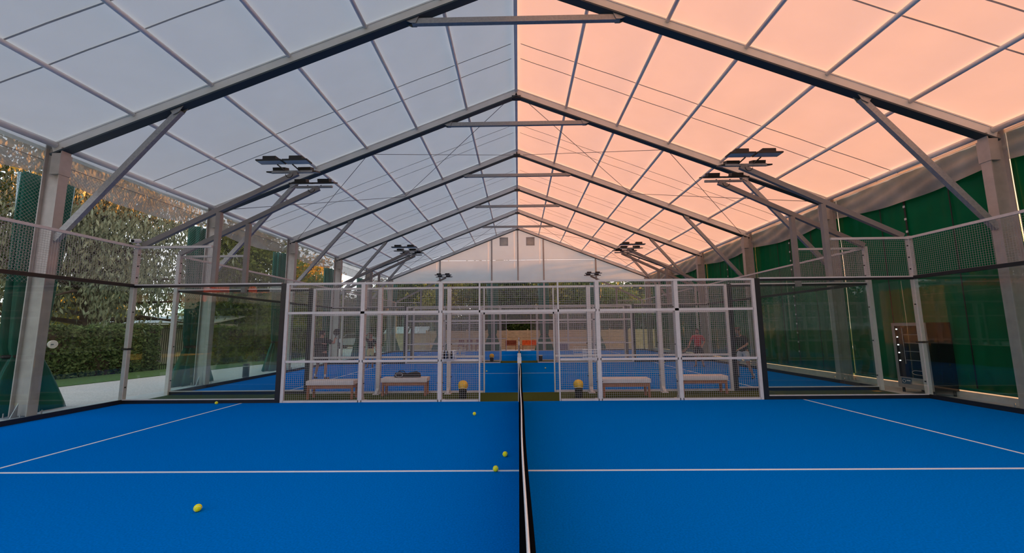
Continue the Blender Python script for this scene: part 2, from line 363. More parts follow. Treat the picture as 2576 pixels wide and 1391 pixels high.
ORD = ['white gable frame', 'first', 'second', 'third', 'fourth', 'fifth', 'sixth']
FR = []
for k, y in enumerate(FY):
    nth = len(FY)-1-k
    lab = 'grey steel gable frame holding the white triangular end wall' if nth == 0 else f'{ORD[nth]} grey steel portal frame counted from the white gable wall'
    t = thing('portal_frame', (0, y, 0), lab, 'roof frame', 'portal frames of the hall'); FR.append(t)
    for sx in (-1, 1):
        rw = .13; dz = RD/math.cos(math.atan(SL))
        mb = MB(); x0, x1 = 0, sx*10.78                 # rafter: hollow profile, side flanges proud at top and bottom
        zc = lambda x: ZR+dz/2-SL*abs(x)
        mb.beam((0, y, zc(0)), (x1, y, zc(x1)), rw, RD-.02)
        mb.beam((0, y, zc(0)-RD/2+.02), (x1, y, zc(x1)-RD/2+.02), .15, .02)
        kd = MB().beam((0, y, zc(0)-RD/2-.012), (x1, y, zc(x1)-RD/2-.012), .22, .04)  # rafter underside, its shade painted in as a dark flange
        mb.beam((0, y, zc(0)+RD/2-.02), (x1, y, zc(x1)+RD/2-.02), rw+.03, .03)
        rf_ = mb.build('rafter', 'rafter', t); kd.build('bottom_flange', 'underside_shade', rf_)
        cx = sx*10.5; zt = ZR-SL*10.6
        mb = MB()                                       # column: H profile
        mb.box((min(cx, cx+sx*.025), y-.10, .02), (max(cx, cx+sx*.025), y+.10, zt+.1))
        mb.box((min(cx+sx*.375, cx+sx*.40), y-.10, .02), (max(cx+sx*.375, cx+sx*.40), y+.10, zt+.25))
        mb.box((min(cx+sx*.012, cx+sx*.39), y-.035, .03), (max(cx+sx*.012, cx+sx*.39), y+.035, zt+.09))
        col = mb.build('column', 'column', t)
        mb = MB().box((min(cx-sx*.06, cx+sx*.46), y-.24, -.012), (max(cx-sx*.06, cx+sx*.46), y+.24, .015))
        for dy in (-.1, .1):
            mb.add([(cx+sx*.2, y+dy, .015), (cx+sx*.2, y+dy*2.2, .015), (cx+sx*.2, y+dy, .3), (cx+sx*.22, y+dy, .015), (cx+sx*.22, y+dy*2.2, .015), (cx+sx*.22, y+dy, .3)],
                   [(0,1,2),(5,4,3),(0,3,4,1),(1,4,5,2),(2,5,3,0)])
            for ex in (.02, .38): mb.tube([(cx+sx*ex, y+dy*2, .01), (cx+sx*ex, y+dy*2, .11)], .012, 6)
        mb.build('base_plate', 'galvanised', col)
        mb = MB().box((min(cx-sx*.012, cx+sx*.2), y-.125, zt-.55), (max(cx-sx*.012, cx+sx*.2), y+.125, zt-.05)); mb.build('eave_bracket', 'column', col)
        if 0 < nth:
            a = (sx*10.5, y, 3.88); b = (sx*7.9, y, ZR-SL*7.9-.06)
            kb = MB().beam(a, b, .10, .14).build('knee_brace', 'galvanised', t)
            g = MB(); bx = sx*7.9; bz = ZR-SL*7.9
            for dy in (-.065, .065):
                g.add([(bx-sx*.12, y+dy, bz+.04), (bx+sx*.22, y+dy, bz-.05), (bx+sx*.12, y+dy, bz-.2), (bx-sx*.02, y+dy, bz-.12)]+
                      [(bx-sx*.12, y+dy*1.12, bz+.04), (bx+sx*.22, y+dy*1.12, bz-.05), (bx+sx*.12, y+dy*1.12, bz-.2), (bx-sx*.02, y+dy*1.12, bz-.12)],
                      [(0,1,2,3),(7,6,5,4),(0,4,5,1),(1,5,6,2),(2,6,7,3),(3,7,4,0)])
            g.build('gusset_plate', 'galvanised', kb)
    if nth:
        tie = MB().beam((-2.48, y, 9.10), (2.48, y, 9.10), .11, .14).build('collar_tie', 'galvanised', t)
        for sx in (-1, 1):
            g = MB()
            for dy in (-.07, .07):
                q = [(sx*2.62, 9.09), (sx*2.3, 9.22), (sx*2.38, 9.03), (sx*2.5, 9.03)]
                vs = [(x, y+dy, z) for x, z in q]+[(x, y+dy*1.12, z) for x, z in q]
                g.add(vs, [(0,1,2,3),(7,6,5,4),(0,4,5,1),(1,5,6,2),(2,6,7,3),(3,7,4,0)])
            g.build('gusset_plate', 'galvanised', tie)
    MB().box((-.16, y-.09, ZR-.09), (.16, y+.09, ZR+.02)).build('ridge_plate', 'black_metal', t)

# white gable end wall
wb = struct('wall_back', (0, 33.5, 5.7)); GY = 33.62
GP = [-10.9, -6.55, -2.2, 0, 2.15, 6.5, 10.9]
def zg(x): return ZR-SL*abs(x)+.1
for i in range(6):
    a, b = GP[i]+.03, GP[i+1]-.03; n = 6
    for (lo, hi) in ((5.75, 7.5), (7.52, 99)):
        top = [(a+(b-a)*j/n, min(max(lo, zg(a+(b-a)*j/n)), hi)) for j in range(n+1)]
        if max(z for _, z in top) <= lo+.02: continue
        vs = [(x, GY, lo) for x, _ in top]+[(x, GY, z) for x, z in top]+[(x, GY+.03, lo) for x, _ in top]+[(x, GY+.03, z) for x, z in top]; N = n+1; fs = []
        for j in range(n): fs += [(j, j+1, N+j+1, N+j), (2*N+j+1, 2*N+j, 3*N+j, 3*N+j+1), (N+j, N+j+1, 3*N+j+1, 3*N+j), (j+1, j, 2*N+j, 2*N+j+1)]
        MB().add(vs, fs).build('gable_panel', 'membrane_gable', wb)
for sx in (-1.17, 1.07):
    v = MB(); 
    for (a, b) in (((-.36, -.36), (.36, -.28)), ((-.36, .28), (.36, .36)), ((-.36, -.28), (-.28, .28)), ((.28, -.28), (.36, .28))):
        v.box((sx+a[0], GY-.05, 9.1+a[1]), (sx+b[0], GY-.005, 9.1+b[1]))
    f = v.build('vent_frame', 'seam', wb); MB().box((sx-.28, GY-.02, 8.82), (sx+.28, GY-.008, 9.38)).build('vent_pane', 'valance', f)
MB().box((-10.9, GY-.06, 5.66), (10.9, GY+.06, 5.76)).build('gable_rail', 'fence_grey', wb)
for x in GP[1:-1]:
    z0 = 5.76 if x == 0 else 0.0
    MB().box((x-.06, GY-.16, z0), (x+.06, GY-.02, zg(x)+.05)).build('gable_post', 'column', wb)

# right side: closed green curtain wall with a drooping valance
wr = struct('wall_right', (11.05, 0, 0)); CX = 11.07
def swag(u, v, a, b, sx, seed, x0):
    """valance strip: v=0 at the eave, v=1 at the lower hem; fabric hangs in festoons"""
    y = a+(b-a)*u; z = (6.16 if sx < 0 else 6.12)-v*(.70+.12*math.sin(math.pi*u))-.06*math.sin(math.pi*u)*v
    bulge = .10*math.sin(math.pi*v)*(.4+.6*abs(math.sin(math.pi*u)))+.035*math.sin(2*math.pi*(v*2.2+1.1*math.cos(math.pi*u)))
    return Vector((sx*(x0-.07)-sx*bulge*.8, y, z))
for k in range(len(ys)-1):
    a, b = ys[k], ys[k+1]
    def fn(u, v, a=a, b=b):
        y = a+.012+(b-a-.024)*u; z = .22+5.85*v
        x = CX+.03*math.sin(y*5.1+1.2*math.sin(z*.8))*(.3+v*.4)+.012*math.sin(y*17+z)
        return Vector((x, y, z))
    cs = MB().grid(fn, 60, 10, thick=(-.004, 0, 0)).build('curtain_sheet', 'curtain', wr, smooth=True)
    for off in (1.35, 3.35):
        MB().box((CX-.05, a+off-.012, .25), (CX-.043, a+off+.012, 5.55)).build('curtain_seam', 'black_plastic', cs)
    sp = MB().box((CX-.062, a+2.55-.025, .3), (CX-.055, a+2.55+.025, 5.5)).build('strap', 'black_plastic', cs)
    MB().tube([(CX-.045, a+.3, .2), (CX-.045, b-.05, .2)], .035, 8).build('hem_bar', 'drape', cs)
    bk = MB()
    for j in range(13): bk.cbox((CX-.072, a+2.55, .8+j*.36), (.02, .05, .06))
    bk.build('buckle', 'sock', cs, stuff=True)
    def fv(u, v, a=a, b=b, k=k): return swag(u, v, a, b, 1, k, 10.99)
    MB().grid(fv, 40, 14).build('valance', 'valance', wr, smooth=True)
MB().box((11.0, -1.4, -.012), (11.25, 33.6, .14)).build('curtain_kerb', 'concrete', wr)

# left side: only the drooping valance, curtains are tied back at the columns
wl_ = struct('wall_left', (-11, 0, 5.4))
for k in range(len(ys)-1):
    a, b = ys[k], ys[k+1]
    def fv(u, v, a=a, b=b, k=k): return swag(u, v, a, b, -1, k+3, 11.12)
    MB().grid(fv, 40, 14).build('valance', 'valance', wl_, smooth=True)

def tied(name, c, top, sy, label, group, seed, parent_mat='drape', sxx=.36):
    t = thing(name, (c[0], c[1], 0), label, 'curtain', group)
    prof = [(.80, 0), (.77, .12), (.64, .5), (.47, .95), (.33, 1.25), (.32, 1.32), (.37, 1.5), (.40, 2.2), (.42, 3.2), (.47, 4.2), (.50, top)]
    r = random.Random(seed); ph = [r.uniform(0, 6.3) for _ in range(4)]
    def fold(a, z): return 1+.20*math.sin(7*a+ph[0]+.25*z)+.10*math.sin(13*a+ph[1]-.4*z)+.06*math.sin(3*a+ph[2])
    mb = MB().lathe(prof, c, 64, fold); mb.v = [(c[0]+(v[0]-c[0])*sxx, c[1]+(v[1]-c[1])*sy, v[2]) for v in mb.v]
    d = mb.build('drape', parent_mat, t, smooth=True)
    mb = MB(); mb.lathe([(.36, 1.25), (.39, 1.27), (.39, 1.31), (.36, 1.33)], c, 24); mb.v = [(c[0]+(v[0]-c[0])*sxx*1.05, c[1]+(v[1]-c[1])*sy*1.04, v[2]) for v in mb.v]
    mb.build('tie_band', 'black_plastic', t)
    return t
LN = ['', 'sixth', 'fifth', 'fourth', 'third', 'second', 'first', '']
for k, y in enumerate(FY[:-1]):
    tied('tied_curtain', (-11.42, y+.45, -.02), 5.5, 1.0, f'green curtain tied at hedge-side column of the {ORD[len(FY)-1-k]} frame from the gable', 'curtains tied back along the hedge side', k)
for k, x in enumerate((-10.7, -6.55, -2.2, 2.15, 6.5)):
    nm = ['hedge-side corner column', 'gable post nearer the hedge corner', 'gable post beside the red chairs', 'gable post beside the orange bench', 'gable post nearer the green curtain wall'][k]
    tied('tied_curtain', (x, 34.12, -.02), 5.6, .36, f'dark green curtain bundled around the {nm}', 'curtains bundled at the gable', 20+k, sxx=.8)

# diamond ball-stop net hung along the hedge side
t = thing('ball_stop_net', (-10.925, 16, 2.9), 'fine diamond ball-stop net hung along the open hedge side of the hall', 'net')
mb = MB(); NX = -10.925; za, zb = 2.9, 5.75; dz = zb-za; pitch = .085
ya_, yb_ = -1.0, 33.2; y = ya_-dz
while y < yb_:
    for sg in (1, -1):
        t0, t1 = max(0, (ya_-y)/dz), min(1, (yb_-y)/dz)
        if t1 > t0:
            zz = (lambda q: za+dz*q) if sg > 0 else (lambda q: zb-dz*q)
            mb.beam((NX, y+dz*t0, zz(t0)), (NX, y+dz*t1, zz(t1)), .003, .003, up=(1,0,0), caps=False)
    y += pitch
mb.build('net_mesh', 'cord', t, stuff=True)
MB().tube([(NX, -1, zb), (NX, 33.2, zb)], .008, 5).build('head_cable', 'cable', t)

# ------------------------------------------------------------------ court enclosures
WT = .0036
SIDE = {-1: 'hedge', 1: 'green curtain'}
def strip_name(c, far):
    return {(0, True): 'bench strip', (1, False): 'bench strip', (1, True): 'second turf strip', (2, False): 'second turf strip', (2, True): 'white gable'}[(c, far)]
def end_wall(c, sx):
    y0 = Y0[c]; x = sx*10
    t = thing('glass_end_wall', (x, y0+5, 0), f'clear glass end wall topped with mesh, {SIDE[sx]} end of the {COURT[c]}', 'glass wall', 'glass end walls')
    b0, b1 = (x-.05, x+.0) if sx < 0 else (x, x+.05)
    for k in range(5):
        MB().box((x+sx*.012-.006, y0+k*2+.006, .10), (x+sx*.012+.006, y0+k*2+1.994, 2.95)).build('glass_pane', 'pane', t)
    MB().box((b0, y0, 0), (b1, y0+10, .10)).build('base_rail', 'black_metal', t)
    MB().box((b0-.015, y0, 2.94), (b1+.015, y0+10, 3.02)).build('top_rail', 'black_metal', t)
    MB().box((b0, y0, 3.97), (b1, y0+10, 4.03)).build('upper_rail', 'fence_grey', t)
    MB().wires((x+sx*.02, y0, 3.03), (0,1,0), (0,0,1), 10, .94, .05, WT).build('wire_mesh', 'wire', t, stuff=True)
    for yy in ((y0+10,) if c == 0 else (y0, y0+10)):
        s = -1 if yy == y0 else 1
        p = MB().box((min(x, x+sx*.10), min(yy, yy+s*.10), 0), (max(x, x+sx*.10), max(yy, yy+s*.10), 4.05)).build('corner_post', 'fence_grey', t)
        bm = MB()
        for zz in (.4, 1.36, 2.3, 3.2, 3.5, 3.8): bm.cbox((x-sx*.008, yy-s*.008+s*.05, zz), (.02, .03, .03))
        bm.build('bolt', 'black_metal', p, stuff=True)
        if sx*c == 0 and c == 0: MB().box((min(x-.03, x+.14*sx), yy-.03, 1.34), (max(x+.03, x+.14*sx), yy+.13, 1.38)).build('clamp', 'black_metal', p)
def corner(c, far, sx):
    y = Y0[c]+(10 if far else 0); s = 1 if far else -1
    t = thing('glass_corner_panel', (sx*8, y, 0), f'black-framed glass panels at {SIDE[sx]} end of {COURT[c]}, along {strip_name(c, far)}', 'glass wall', 'glass corner panels')
    xa, xb = (-10, -6.13) if sx < 0 else (6.13, 10)
    for k in range(2):
        p0 = -10+k*2 if sx < 0 else 6+k*2; p1 = p0+2
        p0, p1 = max(p0, xa), min(p1, xb)
        MB().box((p0+.006, y+s*.012-.006, .10), (p1-.006, y+s*.012+.006, 2.95)).build('glass_pane', 'pane', t)
    ya, yb = min(y, y+s*.05), max(y, y+s*.05)
    MB().box((xa, ya, 0), (xb, yb, .085)).build('base_rail', 'black_metal', t)
    MB().box((xa, ya-.005, .086), (xb, yb+.005, .105)).build('sill', 'fence_grey', t)
    MB().box((xa, ya, 2.93), (xb, yb, 2.985)).build('top_channel', 'black_metal', t)
    MB().box((xa, ya-.01, 2.985), (xb, yb+.01, 3.02)).build('top_rail', 'fence_grey', t)
    e = (-6.13, -6.0) if sx < 0 else (6.0, 6.13)
    MB().box((e[0], ya-.005, 0), (e[1], yb+.005, 3.0)).build('end_post', 'black_metal', t)
    m0 = -10 if sx < 0 else 8.05
    MB().wires((m0, y+s*.02, 3.02), (1,0,0), (0,0,1), 1.95, .96, .05, WT).build('wire_mesh', 'wire', t, stuff=True)
    MB().box((m0, ya, 3.97), (m0+1.95, yb, 4.03)).build('upper_rail', 'fence_grey', t)
def fence(c, far):
    y = Y0[c]+(10 if far else 0); s = 1 if far else -1
    t = thing('mesh_fence', (0, y, 0), f'wire mesh fence with open doorway, {COURT[c]} along {strip_name(c, far)}', 'fence', 'wire mesh side fences')
    def ybox(mb, x0, z0, x1, z1, d0, d1):
        return mb.box((x0, min(y+s*d0, y+s*d1), z0), (x1, max(y+s*d0, y+s*d1), z1))
    xs = [-6, -4, -2, 2, 4, 6]
    for x in xs:
        if abs(x) == 6:
            ybox(MB(), min(x, x*(5.92/6)), 0, max(x, x*(5.92/6)), 3.0, 0, .05).build('post', 'fence_grey', t)
        else:
            p = ybox(MB(), x-.055, 0, x+.055, 3.0, .035, .14).build('post', 'fence_grey', t)
            f = MB(); ybox(f, x-.09, 0, x+.09, .018, .03, .30); f.beam((x, y+s*.13, .16), (x, y+s*.27, .02), .08, .012); f.build('foot_plate', 'fence_grey', p)
            b = MB()
            for zz in (.45, 1.36, 2.3): b.beam((x-.085, y+s*.07, zz), (x+.085, y+s*.07, zz), .02, .02)
            b.build('bolt', 'black_metal', p, stuff=True)
            ybox(MB(), x-.05, 0, x+.05, 3.0, 0, .035).build('panel_stile', 'fence_grey', t)
    for (a, b) in ((-5.96, -4), (-4, -2), (-2, -1), (1, 2), (2, 4), (4, 5.96)):
        for zz, hh in ((0.0, .05), (.98, .055)):
            ybox(MB(), a+.03, zz, b-.03, zz+hh, 0, .035).build('rail', 'fence_grey', t)
        MB().wires((a+.02, y+s*.0175, .02), (1,0,0), (0,0,1), b-a-.04, 2.2, .05, WT).build('wire_mesh', 'wire', t, stuff=True)
    for (a, b) in ((-5.96, -2), (-2, 2), (2, 5.96)):
        ybox(MB(), a+.03, 2.20, b-.03, 2.26, 0, .035).build('rail', 'fence_grey', t)
        ybox(MB(), a+.03, 2.955, b-.03, 3.01, -.005, .04).build('rail', 'fence_grey', t)
        MB().wires((a+.02, y+s*.0175, 2.23), (1,0,0), (0,0,1), b-a-.04, .75, .05, WT).build('wire_mesh', 'wire', t, stuff=True)
    for x in (-1, 1):
        ybox(MB(), x-.018, 0, x+.018, 2.98, 0, .035).build('door_jamb', 'fence_grey', t)
def lamp_head(mb_f, mb_l, mb_d, x, y, z, tilt, w):
    """flat floodlight: frame slab, lens below, driver box above; tilted about x"""
    ct, st = math.cos(tilt), math.sin(tilt)
    R = lambda p: (x+p[0], y+p[1]*ct-p[2]*st, z+p[1]*st+p[2]*ct)
    for m_, a, b in ((mb_f, (-w/2, -.14, -.018), (w/2, .14, .018)), (mb_l, (-w/2+.025, -.115, -.024), (w/2-.025, .115, -.019)), (mb_d, (-.17, -.10, .021), (.17, .10, .12))):
        q = MB().box(a, b); m_.add([R(v) for v in q.v], q.f)
def mast(c, far, sx):
    y = Y0[c]+(10 if far else 0); s = 1 if far else -1; yp = y+s*.125
    t = thing('floodlight_mast', (sx*8, yp, 0), f'grey floodlight mast, {SIDE[sx]} end of {COURT[c]}, by {strip_name(c, far)}', 'floodlight', 'floodlight masts')
    MB().box((sx*8-.06, yp-.055, 2.9), (sx*8+.06, yp+.055, 4.95)).build('post', 'mast_grey', t)
    arm = MB().beam((sx*9.98, yp, 4.07), (sx*5.95, yp, 6.02), .10, .13).build('arm', 'mast_grey', t)
    bar = MB().box((sx*6.1-.55, yp-.03, 6.03), (sx*6.1+.55, yp+.03, 6.09)).build('lamp_bar', 'galvanised', arm)
    MB().tube([(sx*6.15+.1*math.cos(a), yp-.06, 5.98-.10*math.sin(a)) for a in [math.pi*i/8 for i in range(9)]], .008, 5).build('cable_loop', 'black_plastic', arm)
    rows = [(-.36, .10, .0), (.12, .0, .26)] if far else [(0, .08, .30)]
    for (dy, dz_, tilt) in rows:
        for dx in (-.345, .345):
            f, l, d = MB(), MB(), MB(); lamp_head(f, l, d, sx*6.13+dx, yp+dy, 6.10+dz_, tilt, .66)
            fo = f.build('floodlight', 'black_metal', t); l.build('lens', 'lamp_lens', fo); d.build('driver_box', 'black_plastic', fo)
    for dx in (-.2, .2): MB().beam((sx*6.1+dx, yp+rows[0][0], 6.12), (sx*6.1+dx, yp+rows[-1][0]+.02, 6.08), .03, .02).build('bracket', 'black_metal', t)
for c in range(3):
    for sx in (-1, 1):
        end_wall(c, sx)
        for far in ((True,) if c == 0 else (False, True)): corner(c, far, sx); mast(c, far, sx)
    for far in ((True,) if c == 0 else (False, True)): fence(c, far)

def net(c):
    y0 = Y0[c]; t = thing('court_net', (0, y0+5, 0), f'black net with white tape across the {COURT[c]}', 'net', 'court nets')
    xo = lambda y: .010+.004*math.sin(y*1.7)+.004*math.sin(y*.8+1)
    zt = lambda y: .88+.05*((y-5)/5)**2
    mb = MB(); n = 100
    for i in range(n+1): 
        yy = .1+9.8*i/n; mb.beam((-.005+.25*xo(yy), y0+yy, .02), (xo(yy), y0+yy, zt(yy)), .0035, .0035, up=(0,1,0), caps=False)
    for j in range(21):
        f = j/20
        for i in range(20):
            ya, yb = .1+9.8*i/20, .1+9.8*(i+1)/20
            mb.beam((-.005+.25*xo(ya)+.75*xo(ya)*f, y0+ya, .02+(zt(ya)-.02)*f), (-.005+.25*xo(yb)+.75*xo(yb)*f, y0+yb, .02+(zt(yb)-.02)*f), .0035, .0035, caps=False)
    # two leaves of dark mesh fabric, slightly apart
    def fa(u, v): yy = .1+9.8*u; return Vector((-.012+xo(yy)*v-.014*(1-v)+.012*math.sin(math.pi*v)*math.sin(math.pi*u)**2, y0+yy, .015+(zt(yy)-.02)*v))
    mb.build('net_mesh', 'net_black', t, stuff=True)
    MB().grid(fa, 60, 4, thick=(.042, 0, 0)).build('net_fabric', 'net_black', t)
    def fb(u, v):
        yy = .08+9.84*u; a = 2*math.pi*v; return Vector((xo(yy)+.0075*math.cos(a), y0+yy, zt(yy)-.005+.03*math.sin(a)+.0015*math.sin(yy*60)))
    MB().grid(fb, 200, 10).build('tape', 'net_band', t, smooth=True)
    for yy in (.05, 9.95):
        p = MB().box((-.04, y0+yy-.04, 0), (.04, y0+yy+.04, 1.05)).build('net_post', 'fence_grey', t)
        MB().box((-.05, y0+yy-.05, .93), (.05, y0+yy+.05, 1.08)).build('post_cap', 'fence_grey', p)
for c in range(3): net(c)

# ------------------------------------------------------------------ balls
def ball(loc, m, label, rot=0, group=None):
    r = .036
    if m == 'ball_pale': mb = MB().sphere((0,0,0), r, 16, 10)
    else: mb = MB().sphere((0,0,0), r, 24, 16)
    o = mb.build('tennis_ball', m, None, smooth=True)
    pts = []
    for i in range(41):
        a = 2*math.pi*i/40; p = Vector((.44*math.sin(2*a)*1.0, math.cos(a)*.8+.25*math.cos(3*a)*.8, math.sin(a)*.8-.25*math.sin(3*a)*.8)).normalized()*r*1.0
        pts.append(p)
    MB().tube(pts, .0022, 5, caps=False).build('ball_seam', 'ball_seam', o)
    o.location = (loc[0], loc[1], r); o.rotation_euler = (rot, rot*1.7, rot*.6)
    return tag(o, label, 'ball', group)
ball((-3.24, 3.85), 'ball', 'bright yellow tennis ball alone on the blue carpet before the centre line', .6, 'balls on the court')
ball((-.32, 4.97), 'ball', 'bright yellow tennis ball resting on the white centre line', 1.2, 'balls on the court')
ball((-.22, 5.57), 'ball', 'bright yellow tennis ball just past the centre line beside the net', 2.0, 'balls on the court')
ball((-.95, 8.35), 'ball', 'bright yellow tennis ball between centre line and turf doorway', 2.6, 'balls on the court')
ball((-7.49, 9.86), 'ball', 'bright yellow tennis ball against the black foot of the glass', .2, 'balls on the court')
ball((-1.36, 16.95), 'ball_pale', "small pale ball on the players' court, hedge side of its net", 1, "balls on the players' court")
ball((1.16, 18.12), 'ball_pale', "small pale ball on the players' court, curtain side of its net", 2, "balls on the players' court")
ball((7.3, 20.6), 'ball_pale', 'small pale ball near the player in red', 2, "balls on the players' court")

# ------------------------------------------------------------------ benches, bins, bag, racks
def bench(loc, label, rz=0):
    t = thing('bench', (0, 0, 0), label, 'bench', 'cushioned benches on the turf strip')
    L, Wd = 1.26, .42
    MB().bevbox((-L/2, -Wd/2, .36), (L/2, Wd/2, .48), .025).build('cushion', 'cushion', t, smooth=False)
    for s in (-1, 1):
        MB().box((-L/2+.03, s*(Wd/2-.05)-.015, .27), (L/2-.03, s*(Wd/2-.05)+.015, .355)).build('apron', 'bench_wood', t)
        MB().box((s*(L/2-.06)-.015, -Wd/2+.05, .27), (s*(L/2-.06)+.015, Wd/2-.05, .355)).build('apron', 'bench_wood', t)
        for q in (-1, 1):
            MB().box((s*(L/2-.05)-.028, q*(Wd/2-.05)-.028, 0), (s*(L/2-.05)+.028, q*(Wd/2-.05)+.028, .36)).build('leg', 'bench_wood', t)
    t.location = (loc[0], loc[1], 0); t.rotation_euler[2] = rz
    return t
bench((-4.97, 10.66), 'cushioned wooden bench beside the black-framed glass at the hedge end')
bench((-3.15, 11.12), 'cushioned wooden bench with a black bag lying on it')
bench((2.76, 10.62), 'cushioned wooden bench beside the waste bin on the curtain side')
bench((4.98, 11.10), 'cushioned wooden bench farthest towards the green curtain end of turf strip')
t = thing('sports_bag', (-3.1, 11.10, .48), 'black padded racket bag lying on a bench cushion', 'bag')
mb = MB(); prof = [(-.36, .03), (-.33, .062), (-.22, .075), (-.1, .06), (.0, .055), (.1, .07), (.25, .08), (.34, .06), (.37, .02)]
n = 14; vs = []; fs = []
for (x, r) in prof:
    for k in range(n): a = 2*math.pi*k/n; vs.append((-3.1+x, 11.10+1.5*r*math.cos(a), .48+max(.001, r*1.0+r*math.sin(a))))
for i in range(len(prof)-1):
    for k in range(n): fs.append((i*n+k, i*n+(k+1)%n, (i+1)*n+(k+1)%n, (i+1)*n+k))
mb.add(vs, fs).build('bag_body', 'cloth_black', t, smooth=True)
MB().tube([(-3.36, 11.02, .58), (-3.30, 11.0, .66), (-3.18, 11.0, .66), (-3.12, 11.02, .58)], .012, 6).build('strap', 'cloth_black', t, smooth=True)
MB().tube([(-3.30+.10*math.cos(a), 10.98, .555+.05*math.sin(a)) for a in [2*math.pi*i/14 for i in range(15)]], .006, 5).build('piping', 'cloth_light', t)

def bin_(loc, yellow, label):
    t = thing('waste_bin', (loc[0], loc[1], 0), label, 'bin', 'waste bins')
    MB().lathe([(.088, 0), (.095, .02), (.108, .28), (.112, .29), (.10, .29), (.09, .05), (0, .05)], (loc[0], loc[1], 0), 20).build('bin_body', 'bin_black', t, smooth=True)
    if yellow:
        mb = MB().lathe([(.113, .25), (.118, .28), (.130, .31), (.126, .36), (.105, .41), (.07, .44), (.025, .452), (0, .453)], (loc[0], loc[1], 0), 28, lambda a, z: 1+.03*math.sin(9*a+z*20))
        mb.build('liner', 'liner_yellow', t, smooth=True)
        MB().tube([(loc[0]+.118*math.cos(a), loc[1]+.118*math.sin(a), .265+.015*math.sin(3*a)) for a in [2*math.pi*i/20 for i in range(21)]], .009, 6, False).build('liner_rim', 'liner_white', t, smooth=True)
    else:
        MB().lathe([(.113, .27), (.118, .31), (.108, .315), (.10, .28)], (loc[0], loc[1], 0), 20).build('liner', 'liner_white', t)
bin_((-1.48, 10.5), 1, 'black waste bin with bulging yellow liner on the bench strip, hedge side of doorway')
bin_((1.53, 10.5), 1, 'black waste bin with bulging yellow liner on the bench strip, curtain side of doorway')
bin_((-1.48, 22.1), 1, 'small black bin with yellow liner on the second turf strip')
bin_((1.20, 22.75), 0, 'small black bin with pale rim on the second turf strip')

def rack(x0, x1, y, s, label):
    t = thing('wire_rack', ((x0+x1)/2, y, 1.04), label, 'wire rack', 'wire racks on the fences'); mb = MB(); d = .16
    ya = y-s*.01; yb = y-s*d
    for z in (1.05, 1.12, 1.19, 1.25):
        for p, q in (((x0, ya), (x1, ya)), ((x1, ya), (x1, yb)), ((x1, yb), (x0, yb)), ((x0, yb), (x0, ya))): mb.beam((p[0], p[1], z), (q[0], q[1], z), .006, .006)
    for i in range(7):
        x = x0+(x1-x0)*i/6
        mb.beam((x, ya, 1.05), (x, yb, 1.05), .005, .005); mb.beam((x, yb, 1.05), (x, yb, 1.25), .005, .005)
    mb.build('wire_basket', 'white_paint', t)
    h = MB()
    for x in (x0+.06, x1-.06): h.beam((x, ya, 1.25), (x, y-s*.001, 1.27), .008, .008)
    h.build('hook', 'white_paint', t); return t
rack(-1.95, -1.58, 10.0, 1, "white wire rack holding bottles on the fence of the court with yellow balls")
rack(1.58, 1.95, 10.0, 1, "empty white wire rack on the fence of the court with yellow balls")
rack(-1.93, -1.57, 11.45, -1, "white wire rack holding a pale bottle on the players' court fence")
rack(1.57, 1.95, 11.45, -1, "empty white wire rack on the players' court fence")
def bottle(x, y, z, r, h, m, label, capm):
    t = thing('bottle', (x, y, z), label, 'bottle', 'bottles in the fence racks')
    MB().lathe([(r, 0), (r, h*.68), (r*.8, h*.76), (r*.4, h*.84), (r*.4, h*.9)], (x, y, z), 14).build('body', m, t, smooth=True)
    MB().lathe([(r*.5, h*.9), (r*.5, h), (0, h)], (x, y, z), 12).build('cap', capm, t)
for i, x in enumerate((-1.87, -1.79, -1.70)):
    bottle(x, 9.92, 1.056, .032, .21-.01*i, 'bottle_dark', ['dark bottle beside the grey post in the white rack', 'dark bottle in the middle of the white rack', 'dark bottle next to the pale bottle in the rack'][i], 'black_plastic')
bottle(-1.64, 9.92, 1.056, .028, .19, 'cloth_light', 'pale bottle standing beside the dark bottles in the rack', 'white_paint')
bottle(-1.72, 11.53, 1.056, .03, .2, 'cloth_light', "pale bottle in the rack on the players' court fence", 'sticker_blue')

# security camera on the hedge-side corner post
t = thing('security_camera', (-9.98, 9.97, 4.03), 'small white bullet camera on the corner post at hedge end', 'camera')
MB().lathe([(.05, 4.05), (.05, 4.07), (.02, 4.08), (.02, 4.12)], (-9.98, 9.96, 0), 14).build('mount', 'white_paint', t)
c_ = MB().tube([(-9.98, 10.0, 4.17), (-9.97, 9.80, 4.13)], .055, 14).build('housing', 'white_paint', t, smooth=False)
MB().tube([(-9.97, 9.799, 4.13), (-9.969, 9.79, 4.128)], .04, 14).build('lens', 'black_plastic', c_)

# vending machine between the curtain wall and the court corner
t = thing('vending_machine', (10.66, 10.78, 0), 'silver vending machine with dark glass front beside the green curtain wall', 'vending machine')
mx0, mx1, my0, my1 = 10.36, 11.0, 10.25, 11.2
b_ = MB().box((mx0+.03, my0, .12), (mx1, my1, 1.84)).build('cabinet', 'machine_side', t)
mb = MB()
mb.box((mx0, my0, .12), (mx0+.03, my0+.05, 1.84)); mb.box((mx0, my1-.07, .12), (mx0+.03, my1, 1.84)); mb.box((mx0, my0+.05, 1.76), (mx0+.03, my1-.07, 1.84)); mb.box((mx0, my0+.05, .12), (mx0+.03, my1-.07, .40))
fr_ = mb.build('door_frame', 'machine_silver', t)
MB().box((mx0+.012, my0+.05, .40), (mx0+.028, my1-.07, 1.76)).build('window', 'machine_glass', t)
for z in (.85, 1.08, 1.30, 1.52):
    MB().box((mx0+.004, my0+.10, z), (mx0+.012, my1-.32, z+.012)).build('shelf_edge', 'machine_silver', t)
